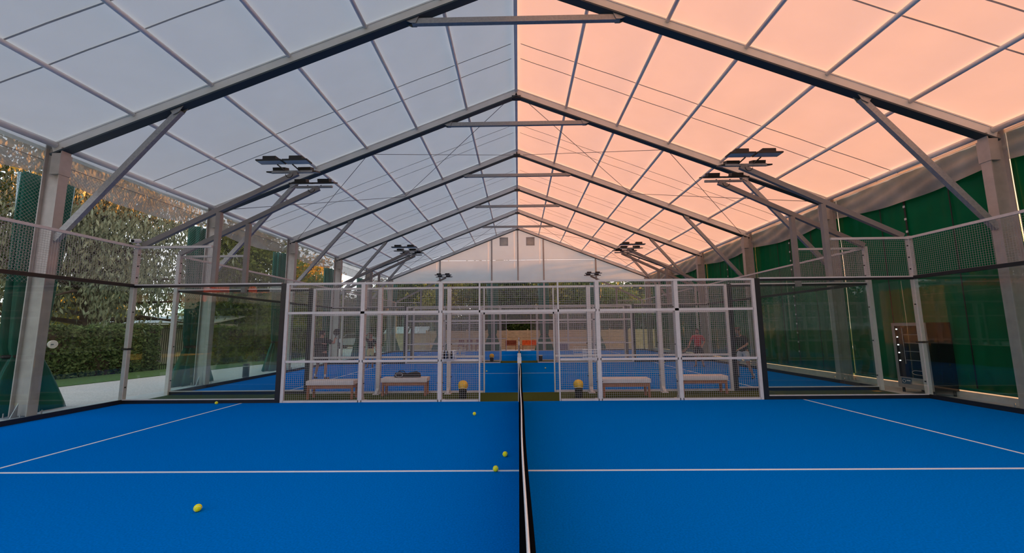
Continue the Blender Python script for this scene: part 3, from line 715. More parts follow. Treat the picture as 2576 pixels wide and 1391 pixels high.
MB().box((mx0+.004, my1-.30, .75), (mx0+.012, my1-.285, 1.7)).build('divider', 'machine_silver', t)
for z in (.83, 1.04, 1.25, 1.46, 1.67): MB().sphere((mx0+.0, my1-.14, z), .016, 10, 6).build('led_button', 'led', t)
pts = [(my0+.26+.13*math.cos(a)+(.12 if math.cos(a) >= 0 else 0), .54+.055*math.sin(a)) for a in [2*math.pi*i/24 for i in range(25)]]
MB().tube([(mx0+.005, p[0], p[1]) for p in pts], .009, 6, False).build('slot_rim', 'machine_silver', t, smooth=True)
MB().box((mx0-.004, my0+.06, 1.02), (mx0+.0, my0+.0+.12, 1.2)).build('coin_panel', 'white_paint', t)
st = MB().box((mx0-.004, my1-.40, .22), (mx0, my1-.12, .37)).build('sticker', 'sticker_blue', t)
MB().lathe([(.0, 0), (.045, 0), (.045, .002), (.03, .002), (.03, .0)], (0, 0, 0), 14)
mb = MB(); mb.tube([(mx0-.005, my1-.19+.04*math.cos(a), .295+.04*math.sin(a)) for a in [2*math.pi*i/14 for i in range(15)]], .006, 5, False); mb.box((mx0-.006, my1-.37, .30), (mx0-.004, my1-.26, .33)); mb.build('emblem', 'cloth_light', st)
mb = MB()
for (px, py) in ((mx0+.08, my0+.06), (mx0+.08, my1-.06), (mx1-.06, my0+.06), (mx1-.06, my1-.06)): mb.lathe([(.03, -.012), (.03, .12)], (px, py, 0), 10)
mb.build('foot', 'black_plastic', t)
for r_, z in enumerate((.865, 1.095, 1.315, 1.535)):
    pass

# ------------------------------------------------------------------ outdoors: foliage
def leaf_mesh(name, cen, nor, size, m, parent, aspect=1.6, jitter=.8, stuff=True, droop=None):
    """many small leaf quads given by centres (n,3)"""
    n = len(cen); cen = np.asarray(cen, float); size = np.broadcast_to(size, (n,))
    d = rng.normal(size=(n, 3))*jitter
    if droop is not None: d = d*.35+np.array(droop)
    d /= np.linalg.norm(d, axis=1)[:, None]+1e-9
    nn = rng.normal(size=(n, 3)); 
    if nor is not None: nn = nn*.6+np.asarray(nor)
    s = np.cross(d, nn); s /= np.linalg.norm(s, axis=1)[:, None]+1e-9
    L = (d*size[:, None]*.5*aspect); S = (s*size[:, None]*.5)
    v = np.stack([cen-L, cen+S*.9-L*.1, cen+L, cen-S*.9-L*.1], 1).reshape(-1, 3)
    wl = np.array(wloc(parent)); v = v-wl
    me = bpy.data.meshes.new(name); me.vertices.add(n*4); me.vertices.foreach_set('co', v.astype(np.float32).ravel())
    me.loops.add(n*4); me.loops.foreach_set('vertex_index', np.arange(n*4, dtype=np.int32))
    me.polygons.add(n); me.polygons.foreach_set('loop_start', np.arange(0, n*4, 4, dtype=np.int32)); me.polygons.foreach_set('loop_total', np.full(n, 4, dtype=np.int32))
    me.materials.append(M[m]); me.update(calc_edges=True); me.validate()
    o = bpy.data.objects.new(name, me); COL.objects.link(o); o.parent = parent
    if stuff: o['kind'] = 'stuff'
    return o
def tree(loc, h, rad, label, n=9000, leaf=.16, m='leaf_mid', base=.25, seed=0, group='trees beyond the hedge', trunk=.16, cedar=False, sparse=1.0, name='tree', lean=0):
    global rng
    rng = np.random.default_rng(seed); R = random.Random(seed)
    t = thing(name, (loc[0], loc[1], -.12), label, 'tree', group)
    x, y = loc; tw = MB(); top = h*.9
    tp = [(x+lean*(i/6)**1.5+.12*math.sin(i*1.3+seed), y+.12*math.cos(i*1.7+seed), -.12+top*i/6) for i in range(7)]
    tw.tube(tp, [trunk*(1-.8*i/6) for i in range(7)], 8)
    cen = []; nb = 26 if not cedar else 70
    br = MB()
    for b in range(nb):
        f = base+(1-base)*(b+.5)/nb; z0 = h*f*.92; a = b*2.4+R.uniform(-.4, .4)
        prof = math.sin(math.pi*min(1, max(.05, (f-base)/(1-base)*.85+.12)))**.7 if not cedar else (1.0-.75*(f-base)/(1-base))
        ln = rad*prof*R.uniform(.7, 1.05)
        i = min(5.99, z0/top*6) if top > 0 else 0; i0 = int(i); p0 = Vector(tp[i0]).lerp(Vector(tp[min(6, i0+1)]), i-i0)
        rise = R.uniform(.15, .6)*ln if not cedar else R.uniform(-.05, .2)*ln
        p1 = p0+Vector((math.cos(a)*ln*.5, math.sin(a)*ln*.5, rise*.7)); p2 = p0+Vector((math.cos(a)*ln, math.sin(a)*ln, rise*(1 if not cedar else .3)))
        br.tube([p0, p1, p2], [trunk*.35, trunk*.2, trunk*.06], 5)
        k = int(n/nb*sparse); u = rng.random(k)**.7
        pts = np.array(p0)[None]*((1-u)**2)[:, None]+2*np.array(p1)[None]*(u*(1-u))[:, None]+np.array(p2)[None]*(u**2)[:, None]
        sp = rad*(.24 if not cedar else .14)
        off = rng.normal(size=(k, 3))*sp*np.array([1, 1, .7])
        if cedar: off[:, 2] = -np.abs(rng.normal(size=k))*rad*.22
        cen.append(pts+off)
    cen = np.concatenate(cen); cen[:, 2] = np.maximum(cen[:, 2], .25)
    if cedar:
        ang = np.arctan2(cen[:, 1]-y, cen[:, 0]-x)
        cen = cen[cen[:, 2] > 3.0+.9*np.sin(ang*5+1)+.5*np.sin(ang*13)+.5*rng.normal(size=len(cen))]
    tr = tw.build('trunk', 'bark', t, smooth=True); br.build('branch', 'bark', tr, smooth=True)
    if cedar: leaf_mesh('foliage', cen, None, leaf*(.7+.6*rng.random(len(cen))), m, t, aspect=3.2, droop=(0, 0, -1))
    else: leaf_mesh('foliage', cen, None, leaf*(.7+.6*rng.random(len(cen))), m, t)
    return t
def hedge(path, w, h, label, n, m='leaf_hedge', leaf=.11, seed=1):
    """clipped hedge along a polyline (front edge), depth w away from the hall"""
    global rng
    rng = np.random.default_rng(seed)
    t = thing('hedge', (path[0][0], path[0][1], -.12), label, 'hedge')
    P = [Vector((p[0], p[1], 0)) for p in path]; core = MB(); cen = []; nor = []
    seg = [(P[i], P[i+1]) for i in range(len(P)-1)]; tot = sum((b-a).length for a, b in seg)
    for a, b in seg:
        d = (b-a).normalized(); o = Vector((-d.y, d.x, 0)); L = (b-a).length
        q = [a+o*.12, b+o*.12, b+o*(w-.1), a+o*(w-.1)]
        core.add([(v.x, v.y, -.12) for v in q]+[(v.x, v.y, h-.12) for v in q], [(0,1,5,4),(1,2,6,5),(2,3,7,6),(3,0,4,7),(4,5,6,7)])
        k = int(n*L/tot)
        s = rng.random(k)*L; r = rng.random(k); face = rng.random(k) < .72
        hh = np.where(face, r*h-.1, h-.06+rng.normal(size=k)*.06); dd = np.where(face, np.abs(rng.normal(size=k))*.07, rng.random(k)*w)
        bul = .07*np.sin(s*1.3+hh*2)+.04*np.sin(s*3.7)
        hh = hh+np.where(face, 0, .05*np.sin(s*2.1))
        pts = np.array(a)[None]+np.outer(s, np.array(d))+np.outer(dd-bul*face, np.array(o)); pts[:, 2] = hh
        cen.append(pts); nn = np.where(face[:, None], -np.array(o)[None], np.array([[0, 0, 1.]])); nor.append(nn)
    core.build('twig_core', 'soil', t)
    leaf_mesh('foliage', np.concatenate(cen), np.concatenate(nor)*.9, leaf*(.7+.6*rng.random(sum(len(c) for c in cen))), m, t, aspect=1.5)
    return t
HF = [(-21.2, 2), (-18.1, 14.0), (-17.3, 19.3)]
hedge(HF, 1.1, 2.05, 'clipped dark laurel hedge beside the gravel path, bearing a round white sign', 26000, seed=3)
hedge([(-16.5, 21.6), (-14.8, 26.3), (-14.3, 29.0)], 1.0, 2.0, 'browner clipped hedge between the iron railing and the paved yard', 12000, m='leaf_mid', seed=4)
hedge([(-40, 44), (-11.5, 44)], 1.0, 2.2, 'low green hedge behind the parked white car', 9000, m='leaf_dark', leaf=.2, seed=5)
# grass strip under the hedge
strip('grass_strip', 'grass', [(-22, -2), (-18.1, 14), (-17.2, 19.3), (-14.8, 26.3), (-14.2, 29)], [(-16.6, -2), (-15.5, 13), (-14.9, 16.6), (-13.6, 25), (-13.9, 29)], -.12, .0)

# round white sign on the hedge
t = thing('round_sign', (-17.9, 14.9, 1.3), 'small round white sign fixed on the laurel hedge', 'sign')
dx, dy = .25, -.97
MB().tube([(-17.62, 14.94, 1.36), (-17.57, 14.93, 1.36)], .15, 24).build('disc', 'white_paint', t)
MB().tube([(-17.568, 14.93, 1.36), (-17.566, 14.9295, 1.36)], .13, 24).build('rim_ring', 'cloth_light', t)
MB().box((-17.566, 14.85, 1.34), (-17.562, 15.01, 1.375)).build('print_band', 'sticker_blue', t)

# iron railing with pale shed behind
t = thing('iron_railing', (-17.6, 20.0, -.12), 'dark iron railing of upright bars between the two hedges', 'fence')
fa, fb = Vector((-18.55, 19.5, 0)), Vector((-16.9, 21.2, 0)); n = 30
for z in (.15, 1.95): MB().beam((fa.x, fa.y, z), (fb.x, fb.y, z), .04, .04).build('rail', 'iron', t)
for i in range(n+1):
    p = fa.lerp(fb, i/n); MB().box((p.x-.012, p.y-.012, -.1), (p.x+.012, p.y+.012, 2.08)).build('bar', 'iron', t)
t = thing('shed', (-21, 25.5, -.12), 'low shed with pale corrugated roof behind the iron railing', 'shed')
MB().box((-26, 24.4, -.12), (-18.6, 26.6, 2.25)).build('wall', 'paving', t)
mb = MB(); mb.add([(-26.3, 24.0, 2.25), (-18.3, 24.0, 2.25), (-18.3, 27.0, 2.75), (-26.3, 27.0, 2.75), (-26.3, 24.0, 2.33), (-18.3, 24.0, 2.33), (-18.3, 27.0, 2.83), (-26.3, 27.0, 2.83)], [(0,3,2,1),(4,5,6,7),(0,1,5,4),(1,2,6,5),(2,3,7,6),(3,0,4,7)])
mb.build('roof', 'shed_roof', t)
# path-side bollard
t = thing('bollard_bin', (-10.72, 15.8, -.012), 'dark grey cylindrical bollard on the concrete edge, hedge side', 'bollard')
MB().lathe([(.11, -.012), (.115, 0), (.115, .50), (.10, .52), (0, .525)], (-10.72, 15.8, 0), 20).build('body', 'black_metal', t, smooth=False)
MB().lathe([(.118, .40), (.12, .41), (.12, .43), (.118, .44)], (-10.72, 15.8, 0), 20).build('collar', 'galvanised', t)

# trees on the hedge side
tree((-22.0, 20.2), 17, 6.4, 'huge grey-green weeping cedar rising over the laurel hedge', n=52000, leaf=.095, m='leaf_cedar', cedar=True, seed=11, trunk=.4, base=.12, name='cedar_tree')
tree((-25.5, 13.5), 15, 4.2, 'loose dark tree with sky between its leaves at the laurel hedge', n=9000, leaf=.22, m='leaf_dark', seed=13, trunk=.22, base=.2)
tree((-41, 38.5), 5.5, 3.6, 'sunlit golden shrub glowing beyond the dark stems', n=6000, leaf=.28, m='leaf_gold', seed=33, trunk=.1, base=.02)
tree((-31, 20), 14, 5, 'shadowy dark tree deep behind the weeping cedar', n=12000, leaf=.24, m='leaf_dark', seed=14, trunk=.3, base=.18)
tree((-30, 15), 11, 4, 'dark undergrowth tree with bare stems before the sunny meadow', n=9000, leaf=.22, m='leaf_dark', seed=24, trunk=.25, base=.3)
tree((-19.5, 27.8), 9.6, 3.6, 'round green tree with sunlit golden crown above the brown hedge', n=15000, leaf=.17, m='leaf_mid', seed=15, trunk=.18, base=.25)
tree((-17.9, 33.5), 8.0, 2.6, 'small golden-topped tree next to the paved yard', n=8000, leaf=.16, m='leaf_gold', seed=16, trunk=.12, base=.3)
tree((-15.3, 30.6), 6.4, 1.7, 'slender young tree with thin foliage against the bright sky', n=1500, leaf=.15, m='leaf_mid', seed=17, trunk=.06, base=.35)
tree((-20.5, 38), 7.0, 2.6, 'thin tree with sparse twigs behind the parked car', n=2600, leaf=.16, m='leaf_dark', seed=18, trunk=.09, base=.3)
tree((-23, 47), 6, 4.2, 'broad low green tree behind the yard hedge', n=7000, leaf=.3, m='leaf_dark', seed=19, trunk=.2, base=.08)
tree((-31, 46), 6.5, 4.5, 'broad pale green tree beyond the yard', n=7000, leaf=.3, m='leaf_mid', seed=20, trunk=.2, base=.08)
tree((-15.5, 48), 7.0, 3.8, 'dense dark tree behind the small sheds', n=8000, leaf=.26, m='leaf_dark', seed=21, trunk=.2, base=.08)
# trees behind the wooden fence
BT = [(-11, 41.5, 7.4, 3.0, 'leaf_dark', 'dark bushy tree behind the wooden fence, over the little sheds'),
      (-7.2, 40.0, 8.0, 2.7, 'leaf_gold', 'golden bushy tree behind the wooden fence, above the hedge-side boards'),
      (-3.6, 41.0, 8.2, 3.0, 'leaf_mid', 'mid green tree behind the wooden fence, above the red chairs'),
      (-.2, 40.2, 7.6, 2.6, 'leaf_dark', 'dark green tree behind the wooden fence, in line with the nets'),
      (3.0, 40.8, 8.2, 2.8, 'leaf_gold', 'golden green tree behind the wooden fence, above the orange bench'),
      (6.4, 40.5, 7.2, 2.8, 'leaf_mid', 'olive green tree behind the wooden fence, above the purple box'),
      (10.2, 41.4, 5.6, 2.8, 'leaf_mid', 'lower green tree behind the wooden fence, near the curtain wall end')]
for i, (x, y, h, r, m, lab) in enumerate(BT):
    tree((x, y), h, r, lab, n=9000, leaf=.19, m=m, seed=40+i, trunk=.14, base=.1, group='trees behind the wooden fence')
hedge([(-7.9, 37.6), (14.5, 37.6)], 1.2, 2.9, 'dense dark shrub belt right behind the wooden fence', 14000, m='leaf_dark', leaf=.17, seed=8)
for (x, y, lab, sd) in ((18.5, 37.5, 'dense dark tree outside the corner of the green curtain wall', 81), (24.5, 39.5, 'second dense tree outside the green curtain wall, behind its neighbour', 82)):
    tree((x, y), 9.5, 3.4, lab, n=12000, leaf=.26, m='leaf_dark', seed=sd, trunk=.2, base=.04, group='trees outside the curtain wall corner')
# far tree line
ft = []
for i, (x, y, h) in enumerate([(-62, 5, 13), (-60, 18, 15), (-64, 33, 13), (-58, 52, 7), (-46, 64, 6.5), (-31, 70, 6.5), (-17, 66, 8), (-3, 70, 12), (10, 66, 11), (22, 70, 10), (-48, -8, 13)]):
    if i < 2: o = tree((x, y), h, 6.5, 'large hazy green tree in the distant line beyond the meadow', n=7000, leaf=.5, m='leaf_dark' if i else 'leaf_mid', seed=70+i, trunk=.35, base=.08, group='distant tree line'); ft.append(o)
    else:
        o = copy_tree(ft[i % 2]); o.location = (x, y, -.12); o.rotation_euler[2] = i*1.3; o.scale = (1, 1, h/14)

# ------------------------------------------------------------------ behind the hall: wooden fence, sheds, furniture, car
t = thing('wooden_fence', (0, 36.2, -.12), 'low timber fence of horizontal boards behind the hall', 'fence')
x = -8.2; R = random.Random(5)
while x < 12.5:
    pn = MB(); 
    for j in range(11): pn.box((x+.05, 36.2+R.uniform(-.008, .008), -.06+j*.155), (x+1.75, 36.225+R.uniform(-.006, .006), -.06+j*.155+.14))
    p = pn.build('board_panel', 'fence_wood', t, stuff=True)
    MB().box((x-.05, 36.17, -.12), (x+.05, 36.26, 1.72)).build('post', 'fence_wood', t)
    x += 1.8
def shed(x0, x1, y, label):
    t = thing('garden_shed', ((x0+x1)/2, y, -.12), label, 'shed', 'small sheds by the wooden fence')
    MB().box((x0, y, -.12), (x1, y+1.8, 1.45)).build('wall', 'shed_wood', t)
    mb = MB(); a, b = x0-.12, x1+.12
    mb.add([(a, y-.15, 1.42), (b, y-.15, 1.42), (b, y+1, 2.0), (a, y+1, 2.0), (b, y+2, 1.42), (a, y+2, 1.42)]+[(a, y-.15, 1.47), (b, y-.15, 1.47), (b, y+1, 2.05), (a, y+1, 2.05), (b, y+2, 1.47), (a, y+2, 1.47)],
           [(0,3,2,1),(3,5,4,2),(6,7,8,9),(9,8,10,11),(0,1,7,6),(4,5,11,10),(1,2,8,7),(2,4,10,8),(0,6,9,3),(3,9,11,5)])
    rf = mb.build('roof', 'shed_roof', t)
    for k in (x0, (x0+x1)/2, x1): MB().beam((k, y-.17, 1.5), (k, y+1, 2.08), .06, .03).build('batten', 'white_paint', rf)
    MB().box((x0+.3, y-.02, -.1), (x0+.95, y, 1.35)).build('door', 'fence_wood', t)
shed(-12.2, -10.4, 37.2, 'pale timber shed with grey-white roof, next to the paved yard')
shed(-9.9, -8.4, 37.0, 'reddish timber shed with grey-white roof at the end of the wooden fence')

t = thing('parked_car', (-16.2, 40.5, 0), 'white car parked on the paved yard', 'car')
prof = [(-2.1, .35), (-2.1, .75), (-1.75, .9), (-1.1, 1.0), (-.6, 1.42), (.9, 1.48), (1.6, 1.05), (2.05, .95), (2.1, .35)]
mb = MB(); n = len(prof)
vs = [(-16.2+px, 39.7, pz) for px, pz in prof]+[(-16.2+px, 41.3, pz) for px, pz in prof]
mb.add(vs, [tuple(range(n-1, -1, -1)), tuple(range(n, 2*n))]+[(i, (i+1) % n, n+(i+1) % n, n+i) for i in range(n)])
cb = mb.build('body', 'car_white', t)
MB().add([(-17.2, 39.69, 1.0), (-14.75, 39.69, 1.05), (-15.35, 39.69, 1.42), (-16.75, 39.69, 1.38), (-17.2, 39.68, 1.0), (-14.75, 39.68, 1.05), (-15.35, 39.68, 1.42), (-16.75, 39.68, 1.38)], [(0,1,2,3),(7,6,5,4),(0,4,5,1),(1,5,6,2),(2,6,7,3),(3,7,4,0)]).build('side_window', 'car_glass', t)
for px in (-1.35, 1.35):
    for py in (39.75, 41.25): MB().tube([(-16.2+px, py-.1, .31), (-16.2+px, py+.1, .31)], .325, 18).build('wheel', 'black_plastic', t)
# white notice board at the yard side
t = thing('notice_board', (-12.0, 31.5, -.12), 'white notice board on a post beside the paved yard', 'sign')
MB().box((-12.03, 31.5, -.12), (-11.97, 31.55, 1.75)).build('post', 'fence_grey', t)
MB().box((-12.2, 31.46, 1.28), (-11.8, 31.49, 1.72)).build('board', 'white_paint', t)

def chair(x, y, label):
    t = thing('garden_chair', (x, y, -.03), label, 'chair', 'red chairs by the wooden fence')
    MB().bevbox((x-.24, y-.24, .40), (x+.24, y+.22, .45), .015).build('seat', 'red_plastic', t)
    MB().bevbox((x-.24, y+.20, .45), (x+.24, y+.25, .88), .02).build('backrest', 'red_plastic', t)
    for sx in (-.21, .21):
        for sy in (-.2, .2): MB().box((x+sx-.02, y+sy-.02, -.03), (x+sx+.02, y+sy+.02, .41)).build('leg', 'red_plastic', t)
        MB().box((x+sx-.025, y-.2, .62), (x+sx+.025, y+.22, .65)).build('armrest', 'red_plastic', t)
chair(-4.95, 35.0, 'dark red garden chair before the timber fence, beside its twin nearer the sheds')
chair(-4.25, 35.1, 'dark red garden chair before the timber fence, middle of the three')
chair(-3.45, 35.0, 'dark red garden chair before the timber fence, next to a bundled curtain')
def sofa(x0, x1, y, m, label):
    t = thing('garden_bench', ((x0+x1)/2, y, -.03), label, 'bench', 'benches by the wooden fence')
    MB().bevbox((x0, y-.25, .36), (x1, y+.2, .44), .02).build('seat', m, t)
    MB().bevbox((x0, y+.16, .44), (x1, y+.24, .80), .02).build('backrest', m, t)
    for x in (x0+.06, x1-.06):
        for yy in (y-.2, y+.16): MB().box((x-.03, yy-.03, -.03), (x+.03, yy+.03, .37)).build('leg', 'bench_wood', t)
sofa(.28, 1.52, 35.0, 'orange', 'orange garden bench, sunlit glow painted into its colour, before the timber fence')
sofa(-1.15, -.2, 35.1, 'rust', 'rusty brown slatted bench before the timber fence')
t = thing('storage_box', (3.85, 35.0, -.03), 'purple storage box standing before the timber fence', 'box')
MB().bevbox((3.45, 34.75, -.03), (4.25, 35.25, .56), .02).build('body', 'purple', t); MB().bevbox((3.42, 34.72, .56), (4.28, 35.28, .62), .015).build('lid', 'purple', t)

# ------------------------------------------------------------------ players
def skin(name, verts, edges, parent, m, sub=2, root=0):
    me = bpy.data.meshes.new(name); me.from_pydata([v[0] for v in verts], edges, [])
    o = bpy.data.objects.new(name, me); COL.objects.link(o)
    md = o.modifiers.new('s', 'SKIN'); md.use_smooth_shade = True
    for i, v in enumerate(verts):
        sv = me.skin_vertices[0].data[i]; r = v[1]; sv.radius = r if isinstance(r, tuple) else (r, r); sv.use_root = (i == root)
    sb = o.modifiers.new('d', 'SUBSURF'); sb.levels = sub; sb.render_levels = sub
    dg = bpy.context.evaluated_depsgraph_get(); ev = o.evaluated_get(dg); m2 = bpy.data.meshes.new_from_object(ev)
    o.modifiers.clear(); o.data = m2; m2.name = name; bpy.data.meshes.remove(me)
    m2.materials.clear(); m2.materials.append(M[m]); m2.polygons.foreach_set('use_smooth', [True]*len(m2.polygons))
    o.parent = parent; return o
def person(loc, rz, P, label, shirt='cloth_black', shorts='cloth_black', skin_m='skin', hair='hair_dark', fat=1.0, hs=1.0, longhair=False, beard=False, sleeves=True):
    """forward is -y; P gives elbow, wrist, hand direction and knee, ankle for each side, and the lean of the trunk"""
    t = thing('person', (0, 0, 0), label, 'person', 'players on the middle court')
    ln = P.get('lean', (0, 0)); V = Vector
    def L(z): f = max(0, (z-.95))/.6; return V((ln[0]*f, ln[1]*f, 0))
    pel = V((0, 0, .95)); bel = V((0, 0, 1.10))+L(1.1); chs = V((0, .01, 1.30))+L(1.3); ub = V((0, .0, 1.41))+L(1.41)
    nk = V((0, -.005, 1.49))+L(1.5); hb = V((0, -.02, 1.575))+L(1.58); hm = V((0, -.015, 1.655))+L(1.66); ht = V((0, -.005, 1.725))+L(1.73)
    v = [(pel, (.145*fat, .105*fat)), (bel, (.145*fat, .11*fat)), (chs, (.165*fat, .11*fat)), (ub, (.12, .09)), (nk, .052), (hb, (.066, .075)), (hm, (.075, .092)), (ht, (.055, .065))]
    e = [(0,1),(1,2),(2,3),(3,4),(4,5),(5,6),(6,7)]
    v.append((hb+V((0, -.105, .035)), .011)); v.append((hb+V((0, -.075, .03)), .02)); e += [(5, 9), (9, 8)]           # nose
    sv, se = [(pel+V((0,0,-.10)), (.172*fat, .135*fat)), (bel, (.16*fat, .125*fat)), (chs, (.178*fat, .125*fat)), (ub, (.13, .1)), (nk-V((0,0,.02)), .066)], [(0,1),(1,2),(2,3),(3,4)]
    hv, he = [(pel+V((0,0,.10)), (.158*fat, .122*fat)), (pel-V((0,0,.04)), (.155*fat, .125*fat))], [(0,1)]
    for s, key in ((-1, 'L'), (1, 'R')):
        sh = ub+V((s*.175*fat**.5, .01, -.02)); el = V(P['el'+key]); wr = V(P['wr'+key]); d = (wr-el).normalized(); hd = wr+d*.07
        i = len(v); v += [(sh, .062), (sh.lerp(el, .55), .05), (el, .043), (el.lerp(wr, .35), .041), (wr, .027), (hd, (.038, .02))]
        e += [(3, i), (i, i+1), (i+1, i+2), (i+2, i+3), (i+3, i+4), (i+4, i+5)]
        side = d.cross(V((0, 0, 1))); side = side.normalized() if side.length > .1 else V((1, 0, 0)); crl = d.cross(side)
        for q, ln_ in ((-1.5, .062), (-.5, .075), (.5, .07), (1.5, .055)):
            j = len(v); b0 = hd+side*q*.017+d*.02; v += [(b0, .009), (b0+d*ln_*.55+crl*.012, .0085), (b0+d*ln_*.8+crl*.035, .0075)]; e += [(i+5, j), (j, j+1), (j+1, j+2)]
        j = len(v); v += [(hd+side*.035-d*.03, .011), (hd+side*.06+d*.012+crl*.015, .009)]; e += [(i+5, j), (j, j+1)]
        j = len(sv); sv += [(sh, .08*fat**.5), (sh.lerp(el, .5), .074*fat**.5), (sh.lerp(el, .82), .074*fat**.5)]; se += [(3, j), (j, j+1), (j+1, j+2)]
        hp = pel+V((s*.095*fat**.5, 0, -.03)); kn = V(P['kn'+key]); an = V(P['an'+key]); to = an+V((P.get('toe'+key, s*.05), -.15, -.055))
        i = len(v); v += [(hp, .088*fat), (hp.lerp(kn, .5), .076*fat), (kn, .055), (kn.lerp(an, .35), .056), (an, .036), (an+V((0, .02, -.05)), .03), (to, .028)]
        e += [(0, i), (i, i+1), (i+1, i+2), (i+2, i+3), (i+3, i+4), (i+4, i+5), (i+5, i+6)]
        j = len(hv); hv += [(hp, .112*fat), (hp.lerp(kn, .5), .105*fat), (hp.lerp(kn, .85), .105*fat)]; he += [(1, j), (j, j+1), (j+1, j+2)]
        sv_, se_ = [(an+V((0, .045, -.045)), (.042, .04)), (an+V((0, -.03, -.055)), (.046, .035)), (to+V((0, -.02, -.01)), (.046, .025))], [(0,1),(1,2)]
        shoe = skin('shoe', sv_, se_, t, 'cloth_black'); skin('sole', [(an+V((0, .06, -.082)), (.04, .012)), (to+V((0, -.035, -.045+.003)), (.044, .012))], [(0,1)], shoe, 'sock', 1)
        skin('sock', [(an+V((0, 0, .10)), .044), (an+V((0, .005, .0)), .043)], [(0,1)], t, 'sock', 1)
    skin('body', v, e, t, skin_m); skin('shirt', sv, se, t, shirt); skin('shorts', hv, he, t, shorts)
    hr = [(hm+V((0, .022, .012)), (.083, .088)), (ht+V((0, .012, .004)), (.065, .075)), (hb+V((0, .06, .03)), (.06, .045))]
    ee = [(0,1),(0,2)]
    if longhair: hr.append((nk+V((0, .075, .0)), (.06, .035))); hr.append((ub+V((0, .10, .0)), (.05, .03))); ee += [(2,3),(3,4)]
    hair_o = skin('hair', hr, ee, t, hair)
    if beard: skin('beard', [(hb+V((-.045, -.035, -.02)), .03), (hb+V((0, -.075, -.03)), .032), (hb+V((.045, -.035, -.02)), .03)], [(0,1),(1,2)], t, hair, 1)
    for s in (-1, 1):
        MB().sphere(tuple(hb+V((s*.03, -.092, .075))), .010, 8, 6).build('eye', 'black_plastic', t)
        MB().sphere(tuple(hb+V((s*.083, .01, .055))), .022, 8, 6, (.5, .8, 1.2)).build('ear', skin_m, t)
    MB().cbox(tuple(hb+V((0, -.088, -.01))), (.045, .012, .010)).build('mouth', 'red_plastic', t)
    t.location = (loc[0], loc[1], -.005); t.rotation_euler[2] = rz; t.scale = (hs, hs, hs)
    return t
def racket(t, hand, d, label, m='bottle_dark'):
    """padel racket whose handle starts in the hand (local to the person)"""
    Mx = Matrix.LocRotScale(t.location, t.rotation_euler, t.scale); a = Mx @ Vector(hand); d = (Mx.to_3x3() @ Vector(d)).normalized()
    r = thing('racket', a, label, 'racket', 'rackets held by players')
    MB().tube([a-d*.05, a+d*.12], .016, 8).build('handle', 'black_plastic', r)
    u = d.cross(Vector((0, 0, 1))); u = u.normalized() if u.length > .1 else Vector((1, 0, 0)); w = d.cross(u); c = a+d*.26
    mb = MB(); vs = []; n = 24
    for k in (-.018, .018):
        for i in range(n): q = 2*math.pi*i/n; vs.append(c+d*(.15*math.cos(q))+u*(.125*math.sin(q))+w*k)
    mb.add(vs, [tuple(range(n-1, -1, -1)), tuple(range(n, 2*n))]+[(i, (i+1) % n, n+(i+1) % n, n+i) for i in range(n)]); mb.build('head', m, r)
stand = dict(knL=(-.11, -.02, .50), anL=(-.12, .02, .085), knR=(.11, -.02, .50), anR=(.12, .02, .085))
p1 = dict(elL=(-.46, -.10, 1.28), wrL=(-.36, -.30, 1.42), elR=(.40, -.05, 1.18), wrR=(.28, -.28, 1.12), knL=(-.22, -.02, .52), anL=(-.30, .08, .085), knR=(.17, -.10, .51), anR=(.22, -.04, .085), lean=(0, -.05))
o1 = person((-7.45, 15.05), math.radians(168), p1, 'heavy player in black shirt and black shorts with his back turned', fat=1.42, hs=1.02, skin_m='skin')
racket(o1, (-.33, -.36, 1.48), (.2, -.5, .75), 'dark racket raised before the heavy player in black')
p2 = dict(elL=(-.33, -.05, 1.55), wrL=(-.14, -.10, 1.72), elR=(.27, .04, 1.16), wrR=(.28, -.10, .95), lean=(0, .0), **stand)
o2 = person((-7.2, 19.6), math.radians(15), p2, 'player in black top and pale shorts with one arm raised to her head', shorts='cloth_lemon', skin_m='skin_tan', fat=.9, hs=.93, longhair=True)
racket(o2, (.28, -.16, .88), (.1, -.35, -.8), 'dark racket hanging from the hand of the player in pale shorts')
p3 = dict(elL=(-.32, .0, 1.16), wrL=(-.38, -.20, .98), elR=(.30, .0, 1.15), wrR=(.20, -.20, .98), lean=(0, -.06), knL=(-.13, -.06, .50), anL=(-.15, .02, .085), knR=(.13, -.06, .50), anR=(.17, .0, .085))
o3 = person((8.2, 18.7), math.radians(-25), p3, 'bearded player in red shirt and black shorts holding a low racket', shirt='cloth_red', fat=1.08, hs=.97, beard=True)
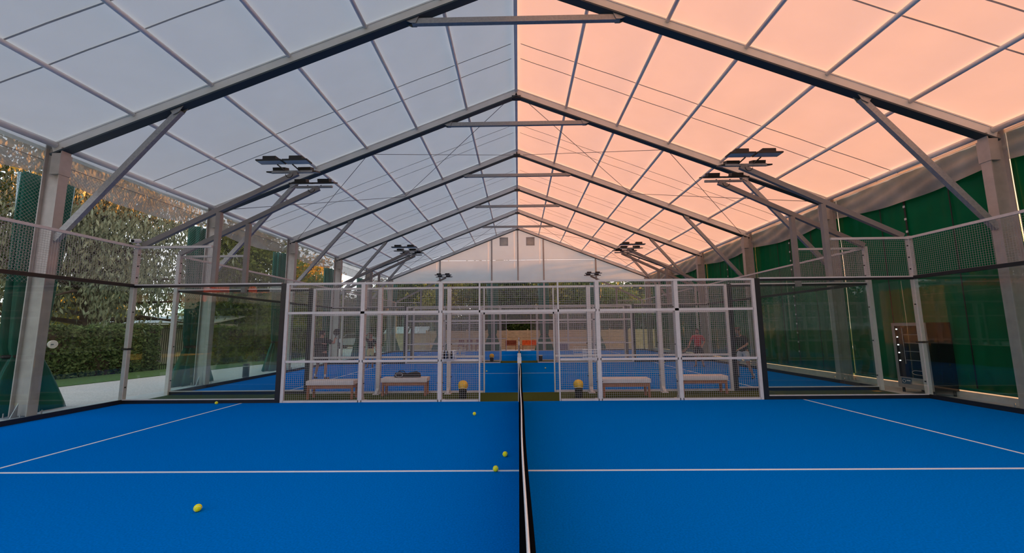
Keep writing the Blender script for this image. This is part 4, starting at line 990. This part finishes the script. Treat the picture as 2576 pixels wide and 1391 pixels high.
racket(o3, (-.42, -.27, .93), (-.5, -.4, -.6), 'dark racket held low by the bearded player in red')
p4 = dict(elL=(-.27, -.17, 1.17), wrL=(-.12, -.40, 1.03), elR=(.27, -.17, 1.17), wrR=(.10, -.40, 1.0), lean=(0, -.22), knL=(-.20, -.12, .50), anL=(-.26, .0, .085), knR=(.20, -.12, .50), anR=(.27, .02, .085))
o4 = person((7.95, 14.4), math.radians(-62), p4, 'player in black shirt and light grey shorts leaning forward', shorts='cloth_light', hair='hair_brown', fat=1.08, hs=1.0)
racket(o4, (-.02, -.46, .98), (-.1, -.8, .3), 'dark racket held in both hands by the player in light shorts')

# brick house behind the camera, seen only in the glass
t = thing('brick_house', (-33, -22, -.12), 'orange brick house with white gable mirrored in the court glass', 'house')
MB().box((-44, -26, -.12), (-30, -18, 6.0)).build('wall', 'brick_red', t)
MB().box((-30, -25.5, -.12), (-20, -18.5, 5.5)).build('annex', 'white_paint', t)
mb = MB(); mb.add([(-44.5, -26.5, 5.9), (-29.7, -26.5, 5.9), (-29.7, -22, 9.2), (-44.5, -22, 9.2), (-29.7, -17.5, 5.9), (-44.5, -17.5, 5.9)], [(0,1,2,3),(3,2,4,5),(0,3,5),(1,4,2),(0,5,4,1)])
mb.build('roof', 'brick_red', t)
for wx in (-41, -36.5, -32.5, -28, -24): 
    w_ = MB().box((wx-.6, -18.02, 3.2), (wx+.6, -17.95, 4.6)).build('window_frame', 'white_paint', t) if wx < -30 else MB().box((wx-.6, -18.52, 2.8), (wx+.6, -18.45, 4.6)).build('window_frame', 'iron', t)
for i, (x, y) in enumerate([(-64, -20), (-6, -32), (8, -44), (22, -32)]):
    o = copy_tree(ft[i % 2]); o.location = (x, y, -.12); o.rotation_euler[2] = i*2.1; o.scale = (.8, .8, .75); o['label'] = 'leafy tree standing behind the near end of the hall'; o['group'] = 'trees behind the near end'
hedge([(-18, -15.5), (-46, -15.5)], 1.2, 4.3, 'tall green hedge before the brick house', 6000, m='leaf_dark', leaf=.3, seed=9)
